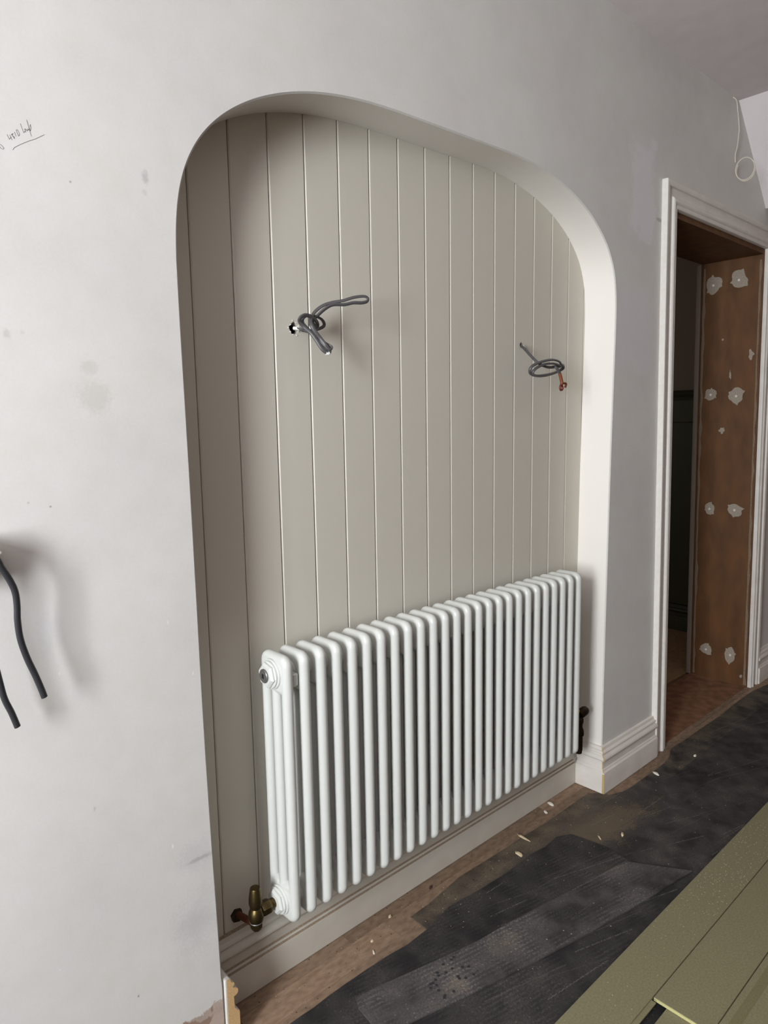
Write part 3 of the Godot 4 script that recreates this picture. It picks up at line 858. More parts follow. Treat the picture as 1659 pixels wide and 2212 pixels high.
func build_radiator() -> void:
	var t := thing("column_radiator", "long white three-column radiator mounted in the arched niche", "radiator", Vector3(RX, 0, RZ))
	var top := header_mesh(RTOP - HH, HH)
	var bot := header_mesh(RBOT + HH, HH)
	var tb := MB.new()
	tb.lathe([[0.0125, 0.0], [0.0125, RTOP - RBOT - 0.05]], Vector3(0, RBOT + 0.025, 0), Vector3.UP, 20)
	var tube := tb.mesh()
	for k in 26:
		var s := put("section", top, M.radiator, t)
		s.position = Vector3(0.046 * k, 0, 0)
		put("lower_header", bot, M.radiator, s)
		for c in 3:
			var o := put("column", tube, M.radiator, s)
			o.position = Vector3(0, 0, -0.038 * c)
	# bushes at the near end: stepped rings and a hexagon
	for y in [RTOP - HH, RBOT + HH]:
		var b := MB.new()
		var o := Vector3(-0.0115, y, -0.038)
		b.lathe([[0.0345, 0.0], [0.0335, 0.005], [0.0305, 0.0065], [0.0305, 0.0105], [0.0275, 0.012], [0.0, 0.012]], o, Vector3(-1, 0, 0), 32)
		b.lathe([[0.0290, 0.011], [0.0290, 0.0160], [0.0240, 0.0205], [0.0, 0.0208]], o, Vector3(-1, 0, 0), 6, 0.3)
		var bush := put("end_bush", b.mesh(), M.radiator, t)
		if y > 0.5:
			b = MB.new()
			b.lathe([[0.0155, 0.0], [0.0155, 0.0035], [0.0140, 0.005], [0.0, 0.005]], o + Vector3(-0.0200, 0, 0), Vector3(-1, 0, 0), 28)
			put("vent_plug", b.mesh(), M.grey_metal, bush).set_meta("label", "grey metal vent plug with a square key hole")
			b = MB.new()
			b.box(o + Vector3(-0.0256, -0.0050, -0.0032), o + Vector3(-0.0200, 0.0050, 0.0032))
			put("key_hole", b.mesh(), M.black, bush)
	for y in [RTOP - HH, RBOT + HH]:
		var b := MB.new()
		b.lathe([[0.031, 0.0], [0.030, 0.004], [0.027, 0.0055], [0.027, 0.010], [0.0, 0.011]], Vector3(0.046 * 25 + 0.0115, y, -0.038), Vector3(1, 0, 0), 28)
		put("end_bush", b.mesh(), M.radiator, t)
	# brackets holding it to the wall
	for k in [3, 21]:
		for y in [RTOP - 0.09, RBOT + 0.09]:
			var b := MB.new()
			b.box(Vector3(0.046 * k + 0.014, y - 0.02, -D - RZ + 0.0005), Vector3(0.046 * k + 0.032, y + 0.02, -0.0885), 0.002)
			b.box(Vector3(0.046 * k + 0.0135, y - 0.02, -0.0885), Vector3(0.046 * k + 0.0325, y + 0.0, -0.02), 0.002)
			put("wall_bracket", b.mesh(), M.radiator, t)
	var b := MB.new()
	b.box(Vector3(0.014, RTOP - 0.075, -0.030), Vector3(0.030, RTOP - 0.045, 0.001), 0.003)
	put("clip", b.mesh(), M.radiator, t)
	b = MB.new()
	b.lathe([[0.0, 0.0], [0.005, 0.0004], [0.006, 0.0008], [0.0, 0.0014]], Vector3(0.046 * 25 + 0.004, 0.365, 0.0116), Vector3(0.35, 0, 1), 10)
	put("paint_spot", b.mesh(), M.spot_yellow, t).set_meta("label", "tiny yellow spot on the last column")

func build_valves() -> void:
	var yv := RBOT + HH
	var zc := RZ - 0.038
	var x0 := RX - 0.0115 - 0.0208
	# lockshield valve on the near end
	var vx := 0.5055
	var t := thing("radiator_valve", "antique brass radiator valve on a copper elbow pipe at the near end", "valve", Vector3(vx, 0, zc))
	var b := MB.new()
	b.lathe([[0.0125, 0.0], [0.0160, 0.003], [0.0175, 0.010], [0.0168, 0.020], [0.0140, 0.027], [0.0115, 0.031], [0.0135, 0.034], [0.0140, 0.040]], Vector3(0, yv - 0.018, 0), Vector3.UP, 28)
	put("valve_body", b.mesh(), M.brass, t)
	b = MB.new()
	b.lathe([[0.0150, 0.0], [0.0155, 0.004], [0.0150, 0.014], [0.0118, 0.036], [0.0105, 0.039], [0.0, 0.0395]], Vector3(0, yv + 0.022, 0), Vector3.UP, 28)
	put("valve_head", b.mesh(), M.brass, t)
	b = MB.new()
	b.lathe([[0.0, 0.012], [0.0150, 0.012], [0.0166, 0.016], [0.0166, 0.032], [0.0150, 0.036], [0.0, 0.036]], Vector3(0, yv + 0.001, 0), Vector3(1, 0, 0), 6, 0.2)
	b.lathe([[0.0115, 0.034], [0.0115, x0 - vx + 0.002]], Vector3(0, yv + 0.001, 0), Vector3(1, 0, 0), 20)
	b.lathe([[0.009, 0.0], [0.009, 0.014]], Vector3(0, yv + 0.001, 0), Vector3(1, 0, 0), 16)
	put("union_nut", b.mesh(), M.brass, t)
	b = MB.new()
	b.lathe([[0.0145, 0.0], [0.0152, 0.0015], [0.0145, 0.003]], Vector3(0, yv - 0.0215, 0), Vector3.UP, 24)
	put("shiny_ring", b.mesh(), M.grey_metal, t)
	b = MB.new()
	b.lathe([[0.0, -0.0405], [0.0095, -0.040], [0.0130, -0.034], [0.0140, -0.030], [0.0140, -0.0185], [0.0, -0.0185]], Vector3(0, yv, 0), Vector3.UP, 8, 0.4)
	put("elbow", b.mesh(), M.brass, t)
	b = MB.new()
	b.tube([Vector3(0, yv - 0.033, 0.0), Vector3(0, yv - 0.034, -0.02), Vector3(0, yv - 0.046, -0.07), Vector3(0.0, yv - 0.054, -D - zc - 0.004)], 0.0078, 14)
	put("copper_pipe", b.mesh(), M.copper, t)
	b = MB.new()
	b.lathe([[0.0155, 0.0], [0.0155, 0.008], [0.0135, 0.011], [0.0, 0.011]], Vector3(0.0, yv - 0.054, -D - zc), Vector3(0, 0, 1), 6, 0.25)
	put("wall_nut", b.mesh(), M.dark_brass, t)
	# thermostatic valve at the far end, mostly hidden
	var x1 := RX + 0.046 * 25 + 0.0115 + 0.011
	t = thing("radiator_valve", "dark bronze valve with round head peeking out at the far end", "valve", Vector3(x1 + 0.066, 0, zc))
	b = MB.new()
	b.lathe([[0.0120, 0.0], [0.0165, 0.004], [0.0175, 0.012], [0.0160, 0.024], [0.0120, 0.034], [0.0125, 0.044], [0.0150, 0.052], [0.0150, 0.064], [0.011, 0.070], [0.0, 0.071]], Vector3(0, yv - 0.022, 0), Vector3.UP, 24)
	put("valve_body", b.mesh(), M.dark_brass, t)
	b = MB.new()
	b.lathe([[0.0, 0.0], [0.013, 0.0], [0.0165, 0.006], [0.0165, 0.034], [0.0135, 0.043], [0.0, 0.044]], Vector3(-0.001, yv + 0.056, 0.0), Vector3(1, 0.12, 0), 22)
	put("valve_head", b.mesh(), M.dark_brass, t)
	b = MB.new()
	b.lathe([[0.0125, -0.067], [0.0125, 0.0]], Vector3(0, yv, 0), Vector3(1, 0, 0), 16)
	put("union_nut", b.mesh(), M.dark_brass, t)
	b = MB.new()
	b.lathe([[0.0, -0.086], [0.011, -0.085], [0.0135, -0.070], [0.0135, -0.020], [0.0, -0.020]], Vector3(0, yv, 0), Vector3.UP, 8)
	put("elbow", b.mesh(), M.dark_brass, t)
	b = MB.new()
	b.tube([Vector3(0, yv - 0.074, 0.0), Vector3(0, yv - 0.074, -0.04), Vector3(0.0, yv - 0.074, -D - zc - 0.004)], 0.0078, 14)
	put("copper_pipe", b.mesh(), M.copper, t)

# ------------------------------------------------------------------ wiring
func rel(t: Node3D, a: Array) -> Array:
	var out := []
	for p in smooth(a, 5): out.append(p - t.position)
	return out

func build_wiring() -> void:
	var t := thing("wall_light_cable", "dark grey flat cable tied in a loose knot, left of the two", "cable", Vector3(0.7255, 1.5535, -D))
	var b := MB.new()
	b.tube(rel(t, [[0.7346, 1.5565, -0.1266], [0.7320, 1.5515, -0.1046], [0.7423, 1.5466, -0.0966], [0.7472, 1.5451, -0.0866], [0.7550, 1.5500, -0.0746], [0.7554, 1.5581, -0.0666], [0.7440, 1.5677, -0.0606], [0.7261, 1.5736, -0.0566], [0.7107, 1.5743, -0.0546], [0.7001, 1.5682, -0.0566], [0.7015, 1.5611, -0.0616], [0.7100, 1.5523, -0.0616], [0.7170, 1.5444, -0.0566], [0.7243, 1.5365, -0.0506], [0.7330, 1.5188, -0.0416], [0.7415, 1.5003, -0.0336], [0.7527, 1.4925, -0.0286], [0.7559, 1.4973, -0.0266], [0.7471, 1.5089, -0.0286], [0.7395, 1.5235, -0.0366], [0.7277, 1.5397, -0.0416], [0.7223, 1.5532, -0.0466], [0.7282, 1.5643, -0.0566], [0.7414, 1.5777, -0.0666], [0.7509, 1.5895, -0.0646], [0.7658, 1.6011, -0.0566], [0.7854, 1.6084, -0.0466], [0.8055, 1.6125, -0.0346], [0.8275, 1.6203, -0.0246], [0.8515, 1.6245, -0.0166], [0.8612, 1.6209, -0.0126], [0.8588, 1.6133, -0.0126], [0.8466, 1.6094, -0.0166], [0.8272, 1.6085, -0.0246], [0.8095, 1.6041, -0.0346], [0.7852, 1.6029, -0.0466], [0.7697, 1.5934, -0.0566], [0.7562, 1.5790, -0.0666], [0.7443, 1.5657, -0.0706], [0.7529, 1.5552, -0.0716]]), 0.0046, 10, true, 0.62)
	put("knotted_cable", b.mesh(), M.cable, t)
	b = MB.new()
	b.tube(rel(t, [[0.7351, 1.5489, -0.1006], [0.7547, 1.5475, -0.0966], [0.7810, 1.5558, -0.0866], [0.7867, 1.5640, -0.0826], [0.7755, 1.5740, -0.0786], [0.7519, 1.5788, -0.0746], [0.7333, 1.5776, -0.0716], [0.7175, 1.5696, -0.0696], [0.7139, 1.5595, -0.0666], [0.7208, 1.5484, -0.0616], [0.7332, 1.5343, -0.0546], [0.7415, 1.5228, -0.0446], [0.7560, 1.5116, -0.0346], [0.7619, 1.5056, -0.0266], [0.7591, 1.5005, -0.0246], [0.7514, 1.5003, -0.0266], [0.7412, 1.5141, -0.0366], [0.7373, 1.5322, -0.0466], [0.7329, 1.5538, -0.0586]]), 0.0042, 10, true, 0.62)
	put("second_loop", b.mesh(), M.cable, t)
	b = MB.new()
	b.tube([Vector3(0.002, 0.001, -0.004), Vector3(0.0055, -0.0005, 0.006), Vector3(0.0075, -0.0015, 0.012)], 0.0042, 10)
	put("painted_tail", b.mesh(), M.paint_spot, t).set_meta("label", "white paint on the cable where it leaves the hole")
	b = MB.new()
	for k in 9:
		var a := 0.5 + k * 0.66
		var rr := 0.0150 + 0.0025 * sin(k * 3.7)
		var c := Vector3(cos(a) * rr, sin(a) * rr, 0.0003)
		b.box(c - Vector3(0.0016, 0.0011, 0.0003), c + Vector3(0.0014, 0.0012, 0.0008 + 0.0004 * (k % 3)), 0.0004)
	put("chipped_rim", b.mesh(), M.paint_spot, t).set_meta("label", "white crumbs of filler round the cable hole")
	b = MB.new()
	b.tube([Vector3(0.7485, 1.4912, -0.0300) - t.position, Vector3(0.7525, 1.4898, -0.0286) - t.position, Vector3(0.7560, 1.4925, -0.0272) - t.position], 0.0040, 8)
	put("painted_bend", b.mesh(), M.paint_spot, t)

	t = thing("wall_light_cable", "dark grey flat cable coiled into rings with orange-brown end", "cable", Vector3(1.592, 1.569, -D))
	b = MB.new()
	b.tube(rel(t, [[1.6046, 1.5735, -0.1266], [1.5848, 1.5639, -0.1086], [1.5700, 1.5513, -0.0866], [1.5588, 1.5288, -0.0566], [1.5570, 1.5077, -0.0316], [1.5670, 1.4987, -0.0216]]), 0.0054, 10, true, 0.8)
	put("cable_lead", b.mesh(), M.cable, t)
	b = MB.new()
	b.tube(rel(t, [[1.5670, 1.4987, -0.0216], [1.6040, 1.4941, -0.0216], [1.6480, 1.4994, -0.0216], [1.6829, 1.5048, -0.0266], [1.6989, 1.5022, -0.0316], [1.7003, 1.4935, -0.0366], [1.6711, 1.4833, -0.0366], [1.6237, 1.4726, -0.0346], [1.5699, 1.4662, -0.0316], [1.5238, 1.4688, -0.0266], [1.5048, 1.4782, -0.0216], [1.5064, 1.4915, -0.0166], [1.5300, 1.5025, -0.0126], [1.5690, 1.5118, -0.0106], [1.6119, 1.5166, -0.0126], [1.6496, 1.5134, -0.0166], [1.6671, 1.5073, -0.0216], [1.6880, 1.4996, -0.0266], [1.6828, 1.4906, -0.0316], [1.6508, 1.4805, -0.0316], [1.6024, 1.4724, -0.0286], [1.5478, 1.4677, -0.0246], [1.5154, 1.4715, -0.0186], [1.5170, 1.4832, -0.0136], [1.5392, 1.4942, -0.0106], [1.5753, 1.5026, -0.0106], [1.6216, 1.5047, -0.0126], [1.6564, 1.4994, -0.0166], [1.6406, 1.4952, -0.0166], [1.6250, 1.4961, -0.0126], [1.6286, 1.4889, -0.0086], [1.6386, 1.4767, -0.0066], [1.6420, 1.4697, -0.0066]]), 0.0050, 10, true, 0.62)
	put("coiled_cable", b.mesh(), M.cable, t)
	b = MB.new()
	b.tube(rel(t, [[1.6386, 1.4767, -0.0066], [1.6439, 1.4626, -0.0056], [1.6476, 1.4484, -0.0046], [1.6456, 1.4412, -0.0046]]), 0.0050, 10, true)
	put("taped_end", b.mesh(), M.tape, t).set_meta("label", "orange-brown end of the cable")
	b = MB.new()
	b.tube(rel(t, [[1.6461, 1.4448, -0.0046], [1.6591, 1.4468, -0.0026], [1.6689, 1.4443, -0.0026], [1.6643, 1.4343, -0.0026]]), 0.0034, 8)
	b.tube(rel(t, [[1.6445, 1.4429, -0.0046], [1.6384, 1.4339, -0.0046], [1.6418, 1.4259, -0.0046], [1.6514, 1.4270, -0.0046], [1.6528, 1.4342, -0.0046], [1.6478, 1.4412, -0.0046]]), 0.0032, 8)
	put("bare_cores", b.mesh(), M.tip, t)
	b = MB.new()
	b.tube(rel(t, [[1.5870, 1.5650, -0.1090], [1.5800, 1.5590, -0.0995], [1.5735, 1.5530, -0.0900]]), 0.0050, 10, false)
	put("painted_patch", b.mesh(), M.paint_spot, t)

	t = thing("cable_box", "white plastic connector box at the left edge of the wall", "box", Vector3(0.0205, 1.147, 0.0))
	b = MB.new()
	var bb := MB.new()
	bb.box(Vector3(-0.050, -0.018, 0.0005), Vector3(0.018, 0.018, 0.050), 0.002)
	var bo := put("box_body", bb.mesh(), M.plastic, t)
	bo.rotation.z = 0.75
	b.tube(rel(t, [[0.004, 1.147, 0.0505], [0.0310, 1.1427, 0.0560], [0.0409, 1.1232, 0.0560], [0.0511, 1.1017, 0.0550], [0.0571, 1.0821, 0.0540], [0.0585, 1.0592, 0.0520], [0.0579, 1.0365, 0.0500], [0.0601, 1.0054, 0.0480], [0.0673, 0.9730, 0.0470], [0.0781, 0.9390, 0.0460], [0.0853, 0.9135, 0.0460], [0.0886, 0.9000, 0.0460]]), 0.0054, 12, true, 0.8)
	t = tag(put("hanging_cable", b.mesh(), M.cable_black), "longer black cable hanging down the wall at the left edge", "cable")
	t.position = Vector3(0.0205, 1.147, 0.0)
	b = MB.new()
	b.tube(rel(t, [[-0.016, 1.147, 0.0505], [0.0079, 1.1190, 0.0500], [0.0077, 1.0752, 0.0460], [0.0100, 1.0303, 0.0420], [0.0213, 0.9827, 0.0400], [0.0276, 0.9396, 0.0400], [0.0320, 0.9116, 0.0400], [0.0401, 0.8861, 0.0400], [0.0469, 0.8606, 0.0400]]), 0.0052, 12, true, 0.8)
	t = tag(put("hanging_cable", b.mesh(), M.cable_black), "lower black cable end at the left edge of the picture", "cable")
	t.position = Vector3(0.0205, 1.147, 0.0)

	t = thing("coiled_wire", "thin white cable hanging in a small ring below the sloping ceiling", "cable", Vector3(2.826, 2.605, 0.0))
	b = MB.new()
	b.tube(rel(t, [[2.826, 2.606, 0.000], [2.832, 2.590, 0.012], [2.8385, 2.5502, 0.016], [2.8541, 2.4933, 0.018], [2.8527, 2.4665, 0.018], [2.8489, 2.4214, 0.016], [2.8424, 2.3865, 0.012], [2.8480, 2.360, 0.012]]), 0.0021, 8)
	put("wire_drop", b.mesh(), M.cable_white, t)
	b = MB.new()
	var rc := Vector3(2.862, 2.330, 0.045)
	for q in 2:
		var ring := []
		for k in 41:
			var a := TAU * k / 40 * (1.0 if q == 0 else 0.72) + 2.6
			ring.append(rc + Vector3(0.36, 0, 0.93) * (cos(a) * 0.034 + 0.003 * q) + Vector3.UP * (sin(a) * 0.043 - 0.003 * q) + Vector3(0.93, 0, -0.36) * (0.006 * q) - t.position)
		b.tube(ring, 0.0021, 8, true)
	put("wire_ring", b.mesh(), M.cable_white, t)

# ------------------------------------------------------------------ on the floor
func sheet(called: String, label: String, poly: Array, y0: float, y1: float, m: Material) -> Node:
	var b := MB.new()
	b.uvf = func(p: Vector3, _n: Vector3): return Vector2((p.x - 0.4) / 3.2, (p.z + 0.1) / 1.2)
	var pp := PackedVector2Array()
	for q in poly: pp.append(Vector2(q[0], q[1]))
	# the polygon lies in x and z: up is the front
	b.extrude(pp, y1, y0, Transform3D(Basis(Vector3(1, 0, 0), Vector3(0, 0, 1), Vector3(0, 1, 0)), Vector3.ZERO))
	return tag(put(called, b.mesh(), m), label, "floor sheet", "black floor protection sheets")

func build_sheets() -> void:
	var m1 := mat_texture(false, 0.92, 33)
	sheet("floor_sheet", "dusty black sheet with a curved cut edge running on to the doorway", [[0.9720, 0.3000], [0.9720, 0.0530], [0.9730, -0.0120], [1.0430, -0.0120], [1.1920, -0.0300], [1.3440, -0.0230], [1.5060, -0.0200], [1.6050, -0.0140], [1.7610, -0.0150], [1.8690, -0.0150], [1.8950, 0.0050], [1.9160, 0.0430], [1.9690, 0.0640], [2.0120, 0.0700], [2.0790, 0.0710], [2.1830, 0.0730], [2.2810, 0.0720], [2.3430, 0.0620], [2.4110, 0.0360], [2.5080, 0.0400], [2.6990, 0.0420], [2.8790, 0.0460], [3.0260, 0.0400], [3.2010, 0.0380], [3.2720, 0.0400], [3.4230, 0.0600], [3.4280, 0.4700], [1.2000, 0.4700], [1.2000, 0.3000]], 0.0002, 0.0030, mat_texture(true, 1.0, 13))
	sheet("floor_sheet", "black sheet lying along the bare boards, left of the step", [[0.5550, 0.0440], [0.6000, 0.0460], [0.6470, 0.0440], [0.6930, 0.0440], [0.7690, 0.0460], [0.8260, 0.0490], [0.8950, 0.0570], [0.9720, 0.0540], [1.0790, 0.0360], [1.1840, 0.0500], [1.3050, 0.0570], [1.3820, 0.0560], [1.4360, 0.0550], [1.4920, 0.0640], [1.5640, 0.0580], [1.6090, 0.0820], [1.6170, 0.1190], [1.6300, 0.1970], [1.6160, 0.2810], [1.6000, 0.4600], [0.3000, 0.4600], [0.3000, 0.0500]], 0.0032, 0.0060, m1)
	sheet("floor_sheet", "narrow scratched black strip lying askew on top of the others", [[0.6870, 0.0940], [0.7680, 0.1120], [0.8260, 0.1270], [0.9090, 0.1480], [0.9760, 0.1650], [1.0320, 0.1770], [1.1440, 0.1920], [1.2600, 0.2140], [1.4000, 0.2400], [1.6000, 0.2750], [1.7000, 0.4340], [1.6450, 0.4240], [1.4940, 0.4010], [1.2570, 0.3570], [0.9990, 0.3000], [0.8220, 0.2530], [0.7360, 0.2310], [0.6600, 0.2120], [0.6690, 0.1670], [0.6740, 0.1210]], 0.0062, 0.0100, mat_texture(false, 1.28, 53))
	sheet("floor_sheet", "wide unseen black sheet added towards the window to cut light bounced off the floor", [[-2.25, 0.10], [0.285, 0.10], [0.285, 0.60], [-2.25, 0.60]], 0.0002, 0.0030, m1)  # unseen sheet, added to reduce bounce light from the floor
	sheet("floor_sheet", "large black sheet added over the rest of the floor to cut bounced light, under the stacked panels", [[-2.25, 0.61], [0.40, 0.61], [0.40, 0.49], [3.5, 0.49], [3.5, 3.8], [-2.25, 3.8]], 0.0002, 0.0030, m1)  # added like the one above, keeps the floor from bouncing light up

func build_boards() -> void:
	# green fibreboard panelling stacked on the floor beside the camera
	var y := 0.0032
	var th := 0.009
	var grp := "green fibreboard panels stacked on the floor"
	var mk := func(label: String, x0: float, x1: float, z0: float, z1: float, yy: float, edge := true, tongue := 0.0) -> Node3D:
		var t := thing("fibreboard_panel", label, "board", Vector3((x0 + x1) / 2, yy, (z0 + z1) / 2), grp)
		var b := MB.new()
		var h := Vector3((x1 - x0) / 2, 0, (z1 - z0) / 2)
		b.box(Vector3(-h.x, 0, -h.z), Vector3(h.x, th, h.z), 0.0009)
		put("panel_face", b.mesh(), M.mdf_green, t)
		if edge:
			b = MB.new()
			b.box(Vector3(-h.x - 0.0004, 0.0010, -h.z + 0.001), Vector3(-h.x + 0.0006, 0.0035, h.z - 0.001))
			b.box(Vector3(-h.x - 0.0004, 0.0035, -h.z + 0.007), Vector3(-h.x + 0.0006, th - 0.0010, h.z - 0.001))
			b.box(Vector3(-h.x - 0.0004, 0.0060, -h.z + 0.001), Vector3(-h.x + 0.0006, th - 0.0010, -h.z + 0.0072))
			put("cut_end", b.mesh(), M.mdf_edge, t).set_meta("label", "pale yellow-green sawn end with a groove")
		if tongue > 0.0:
			b = MB.new()
			b.box(Vector3(-h.x, 0.0015, h.z - 0.0005), Vector3(1.140 - (x0 + x1) / 2, 0.0045, h.z + tongue), 0.0005)
			put("tongue", b.mesh(), M.mdf_green, t)
		return t
	for k in 4:
		mk.call(["lowest green fibreboard panel of the stack", "second green fibreboard panel from the floor", "third green fibreboard panel from the floor", "fourth green fibreboard panel from the floor"][k], 0.35 + 0.02 * k, 3.1, 0.492 + 0.002 * k, 0.573, y + th * k, false)
		mk.call(["lowest wide green fibreboard panel under the stack", "second wide green fibreboard panel from the floor", "third wide green fibreboard panel from the floor", "wide green fibreboard panel under the cut board"][k], 0.40 + 0.02 * k, 3.2, 0.611 + 0.002 * k, 1.05, y + th * k - (0.0 if k < 3 else 0.0), false)
	var yt := y + th * 4
	mk.call("long green fibreboard board with a tongue along the floor side of the stack", 0.25, 3.0, 0.474, 0.5858, yt, false, 0.011)
	mk.call("green fibreboard board with a pale sawn end at the bottom edge of picture", 1.146, 3.2, 0.5878, 0.7140, yt)
	var c := mk.call("green fibreboard board with a darker strip in the bottom corner", 0.5, 3.1, 0.7160, 1.02, yt, false) as Node3D
	var b := MB.new()
	b.box(Vector3(-1.3, 0.0086, -0.152 + 0.0140), Vector3(1.3, 0.0094, -0.152 + 0.0340))  # thin darker strip along the top of the board
	put("dark_strip", b.mesh(), M.mdf_dark, c)
	# pale dust on the front board
	var mm := MultiMesh.new()
	mm.transform_format = MultiMesh.TRANSFORM_3D
	var fb := MB.new()
	fb.box(Vector3(-0.0006, 0, -0.0005), Vector3(0.0006, 0.0005, 0.0005))
	mm.mesh = fb.mesh()
	var rng := RandomNumberGenerator.new()
	rng.seed = 21
	mm.instance_count = 420
	for k in 420:
		var x := clampf(rng.randfn(1.75, 0.22), 0.8, 2.6); var z := rng.randf_range(0.478, 0.583)
		if k > 330: x = rng.randf_range(0.9, 2.4)
		var s := rng.randf_range(0.4, 1.3)
		mm.set_instance_transform(k, Transform3D(Basis(Vector3.UP, rng.randf() * 6.0).scaled(Vector3(s, s, s)), Vector3(x, yt + th, z)))
	var mi := MultiMeshInstance3D.new()
	mi.multimesh = mm
	mi.material_override = M.dust
	mi.name = "sawdust"
	add_child(mi)
	tag(mi, "pale sawdust specks scattered over the green board", "sawdust", "", "stuff")

func chip_mesh(l: float, w: float, h: float, seed_: int) -> ArrayMesh:
	var rng := RandomNumberGenerator.new()
	rng.seed = seed_
	var b := MB.new()
	var lo := PackedVector2Array()
	var nn := 9
	for k in nn:
		var a := TAU * k / nn
		var r := rng.randf_range(0.65, 1.05)
		lo.append(Vector2(cos(a) * l * r, sin(a) * w * r))
	var xf := Transform3D(Basis(Vector3(1, 0, 0), Vector3(0, 0, 1), Vector3(0, 1, 0)), Vector3.ZERO)
	b.extrude(lo, h * 0.55, 0.0, xf)
	var hi := PackedVector2Array()
	for p in lo: hi.append(p * rng.randf_range(0.5, 0.75))
	for k in nn:
		var j := (k + 1) % nn
		b.flat(Vector3(lo[k].x, h * 0.55, lo[k].y), Vector3(lo[j].x, h * 0.55, lo[j].y), Vector3(hi[j].x, h, hi[j].y), Vector3(hi[k].x, h, hi[k].y), Vector3(lo[k].x, 0.01, lo[k].y).normalized())
		b.tri(Vector3(0, h, 0), Vector3(hi[k].x, h, hi[k].y), Vector3(hi[j].x, h, hi[j].y), Vector3.UP, Vector3.UP, Vector3.UP)
	return b.mesh()

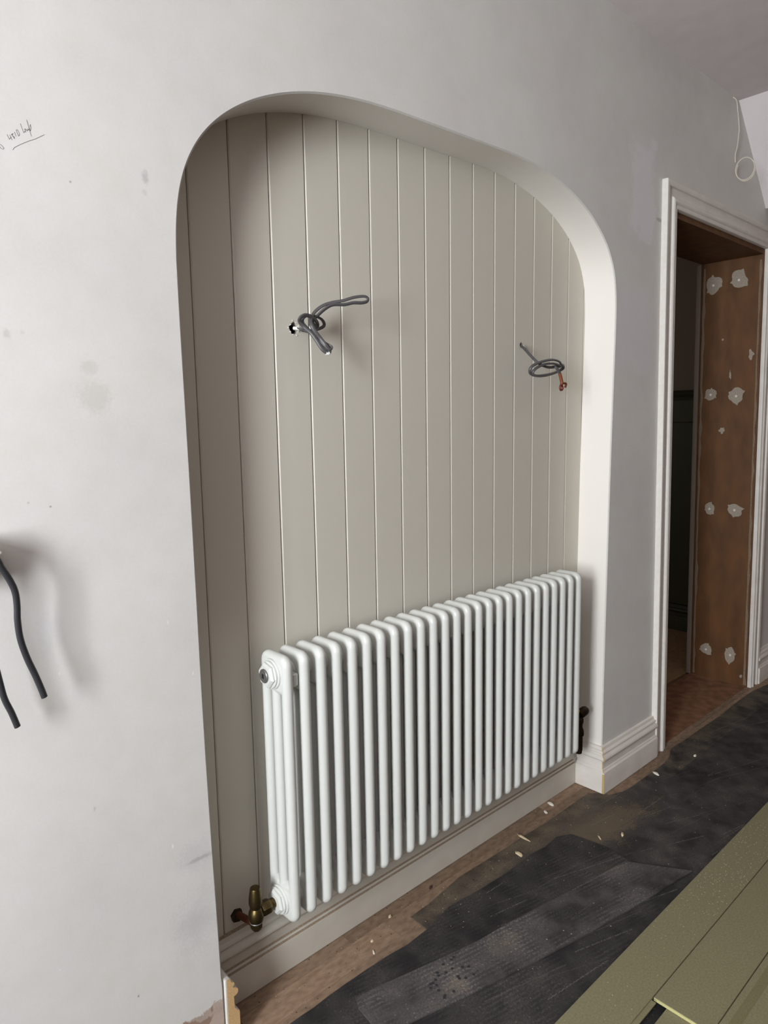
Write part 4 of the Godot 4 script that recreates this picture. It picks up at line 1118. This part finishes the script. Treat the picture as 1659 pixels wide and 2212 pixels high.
func build_debris() -> void:
	var list := [
		[1.720, -0.068, 0.0145, 0.0075, 0.006, -1.66, M.chip_white, "larger white plaster crumb by the skirting under the radiator end", 0.0],
		[1.664, -0.052, 0.0118, 0.0058, 0.005, -1.94, M.chip_white, "smaller white plaster crumb beside the larger one", 0.0],
		[1.486, -0.016, 0.0290, 0.0042, 0.004, -1.62, M.chip, "long thin wood splinter on the sheet edge", 0.0030],
		[1.407, 0.028, 0.0195, 0.0085, 0.004, -1.82, M.chip, "pale triangular wood shaving on the dusty sheet", 0.0030],
		[0.934, -0.053, 0.007, 0.0045, 0.004, 0.4, M.chip, "pale crumb on the bare boards near the step", 0.0],
		[1.730, 0.196, 0.017, 0.005, 0.003, 0.5, M.chip, "pale wood flake on the black sheet", 0.0030],
		[2.176, 0.090, 0.0155, 0.0075, 0.005, -1.92, M.chip_white, "white crumb on the sheet in front of the pier skirting", 0.0030],
		[1.100, -0.058, 0.009, 0.005, 0.004, 0.2, M.chip_dark, "dark brown crumb on the bare boards", 0.0],
		[0.817, 0.012, 0.010, 0.0025, 0.003, 1.1, M.chip_white, "tiny white screw-like sliver on the boards", 0.0],
		[2.42, 0.13, 0.012, 0.005, 0.004, 0.2, M.chip_white, "small white crumb on the sheet before the doorway", 0.0030],
		[1.66, 0.155, 0.016, 0.0025, 0.003, 0.9, M.chip, "thin curled shaving in the dusty patch", 0.0030],
		[0.84, -0.02, 0.006, 0.004, 0.003, 0.0, M.chip, "small tan crumb on the boards by the sheet", 0.0]]
	var k := 0
	for q in list:
		var o := put("floor_crumb", chip_mesh(q[2], q[3], q[4], 100 + k), q[6])
		o.position = Vector3(q[0], q[8], q[1])
		o.rotation.y = q[5]
		tag(o, q[7], "debris", "crumbs and shavings on the floor")
		k += 1
	var mm := MultiMesh.new()
	mm.transform_format = MultiMesh.TRANSFORM_3D
	mm.use_colors = true
	mm.mesh = chip_mesh(0.002, 0.0012, 0.001, 7)
	var rng := RandomNumberGenerator.new()
	rng.seed = 23
	mm.instance_count = 500
	for i in 500:
		var x := rng.randf_range(0.45, 2.35); var z := rng.randf_range(-0.088, 0.04)
		var y := 0.0
		if i > 300:
			x = rng.randf_range(0.95, 2.6); z = rng.randf_range(0.0, 0.4); y = 0.0030
			if x > 0.67 and x < 1.65 and z > 0.03: y = 0.0100
		if x > 0.975 and z > -0.013 and i <= 300: y = 0.0030
		var s := rng.randf_range(0.3, 1.1)
		mm.set_instance_transform(i, Transform3D(Basis(Vector3.UP, rng.randf() * 6.0).scaled(Vector3(s, s, s)), Vector3(x, y, z)))
		mm.set_instance_color(i, Color(0.04, 0.025, 0.015) if rng.randf() < 0.5 else Color(0.42, 0.36, 0.27))
	var mi := MultiMeshInstance3D.new()
	mi.multimesh = mm
	var dm := mat(Color.WHITE, 0.9)
	dm.vertex_color_use_as_albedo = true
	mi.material_override = dm
	mi.name = "floor_grit"
	add_child(mi)
	tag(mi, "fine brown and pale grit strewn over the bare boards", "grit", "", "stuff")

# ------------------------------------------------------------------ light and camera
const WY0 := 0.90
const WY1 := 2.40
const WZ0 := 0.95
const WZ1 := 1.72

func _ready() -> void:
	var cam := Camera3D.new()
	cam.name = "camera"
	cam.fov = 72.9865
	cam.near = 0.02
	add_child(cam)
	cam.transform = Transform3D(Basis(Vector3(0.736219, -0.016704, 0.676537), Vector3(0.099284, 0.991544, -0.083561), Vector3(-0.669421, 0.128689, 0.731652)), Vector3(-0.229857, 1.336154, 1.223173))
	cam.current = true
	var env := Environment.new()
	var sky := Sky.new()
	var sm := ProceduralSkyMaterial.new()
	sm.sky_top_color = Color(0.62, 0.72, 0.86)
	sm.sky_horizon_color = Color(0.86, 0.89, 0.92)
	sm.ground_bottom_color = Color(0.36, 0.35, 0.33)
	sm.ground_horizon_color = Color(0.7, 0.71, 0.7)
	sm.sun_angle_max = 0.0
	sky.sky_material = sm
	env.sky = sky
	env.background_mode = Environment.BG_SKY
	env.background_energy_multiplier = 1.0
	env.tonemap_mode = Environment.TONE_MAPPER_LINEAR
	env.tonemap_exposure = 1.0
	env.sdfgi_enabled = true
	env.ssao_enabled = true
	env.ssil_enabled = true
	var we := WorldEnvironment.new()
	we.environment = env
	we.name = "environment"
	add_child(we)
	# daylight of the tall window at the left end of the room
	var day := AreaLight3D.new()
	day.name = "window_daylight"
	day.area_size = Vector2(WZ1 - WZ0 - 0.1, WY1 - WY0 - 0.12)
	day.light_color = Color(0.96, 0.98, 1.0)
	day.light_energy = 15.2
	day.area_normalize_energy = true
	day.shadow_enabled = true
	day.area_range = 20.0
	add_child(day)
	day.transform = Transform3D(Basis(Vector3.UP, -PI / 2), Vector3(-2.29, (WY0 + WY1) / 2, (WZ0 + WZ1) / 2))
	materials()
	build_walls()
	build_shell()
	build_hall()
	build_hall_fill()
	build_floor()
	build_door()
	build_skirting()
	build_radiator()
	build_valves()
	build_sheets()
	build_boards()
	build_wiring()
	build_debris()
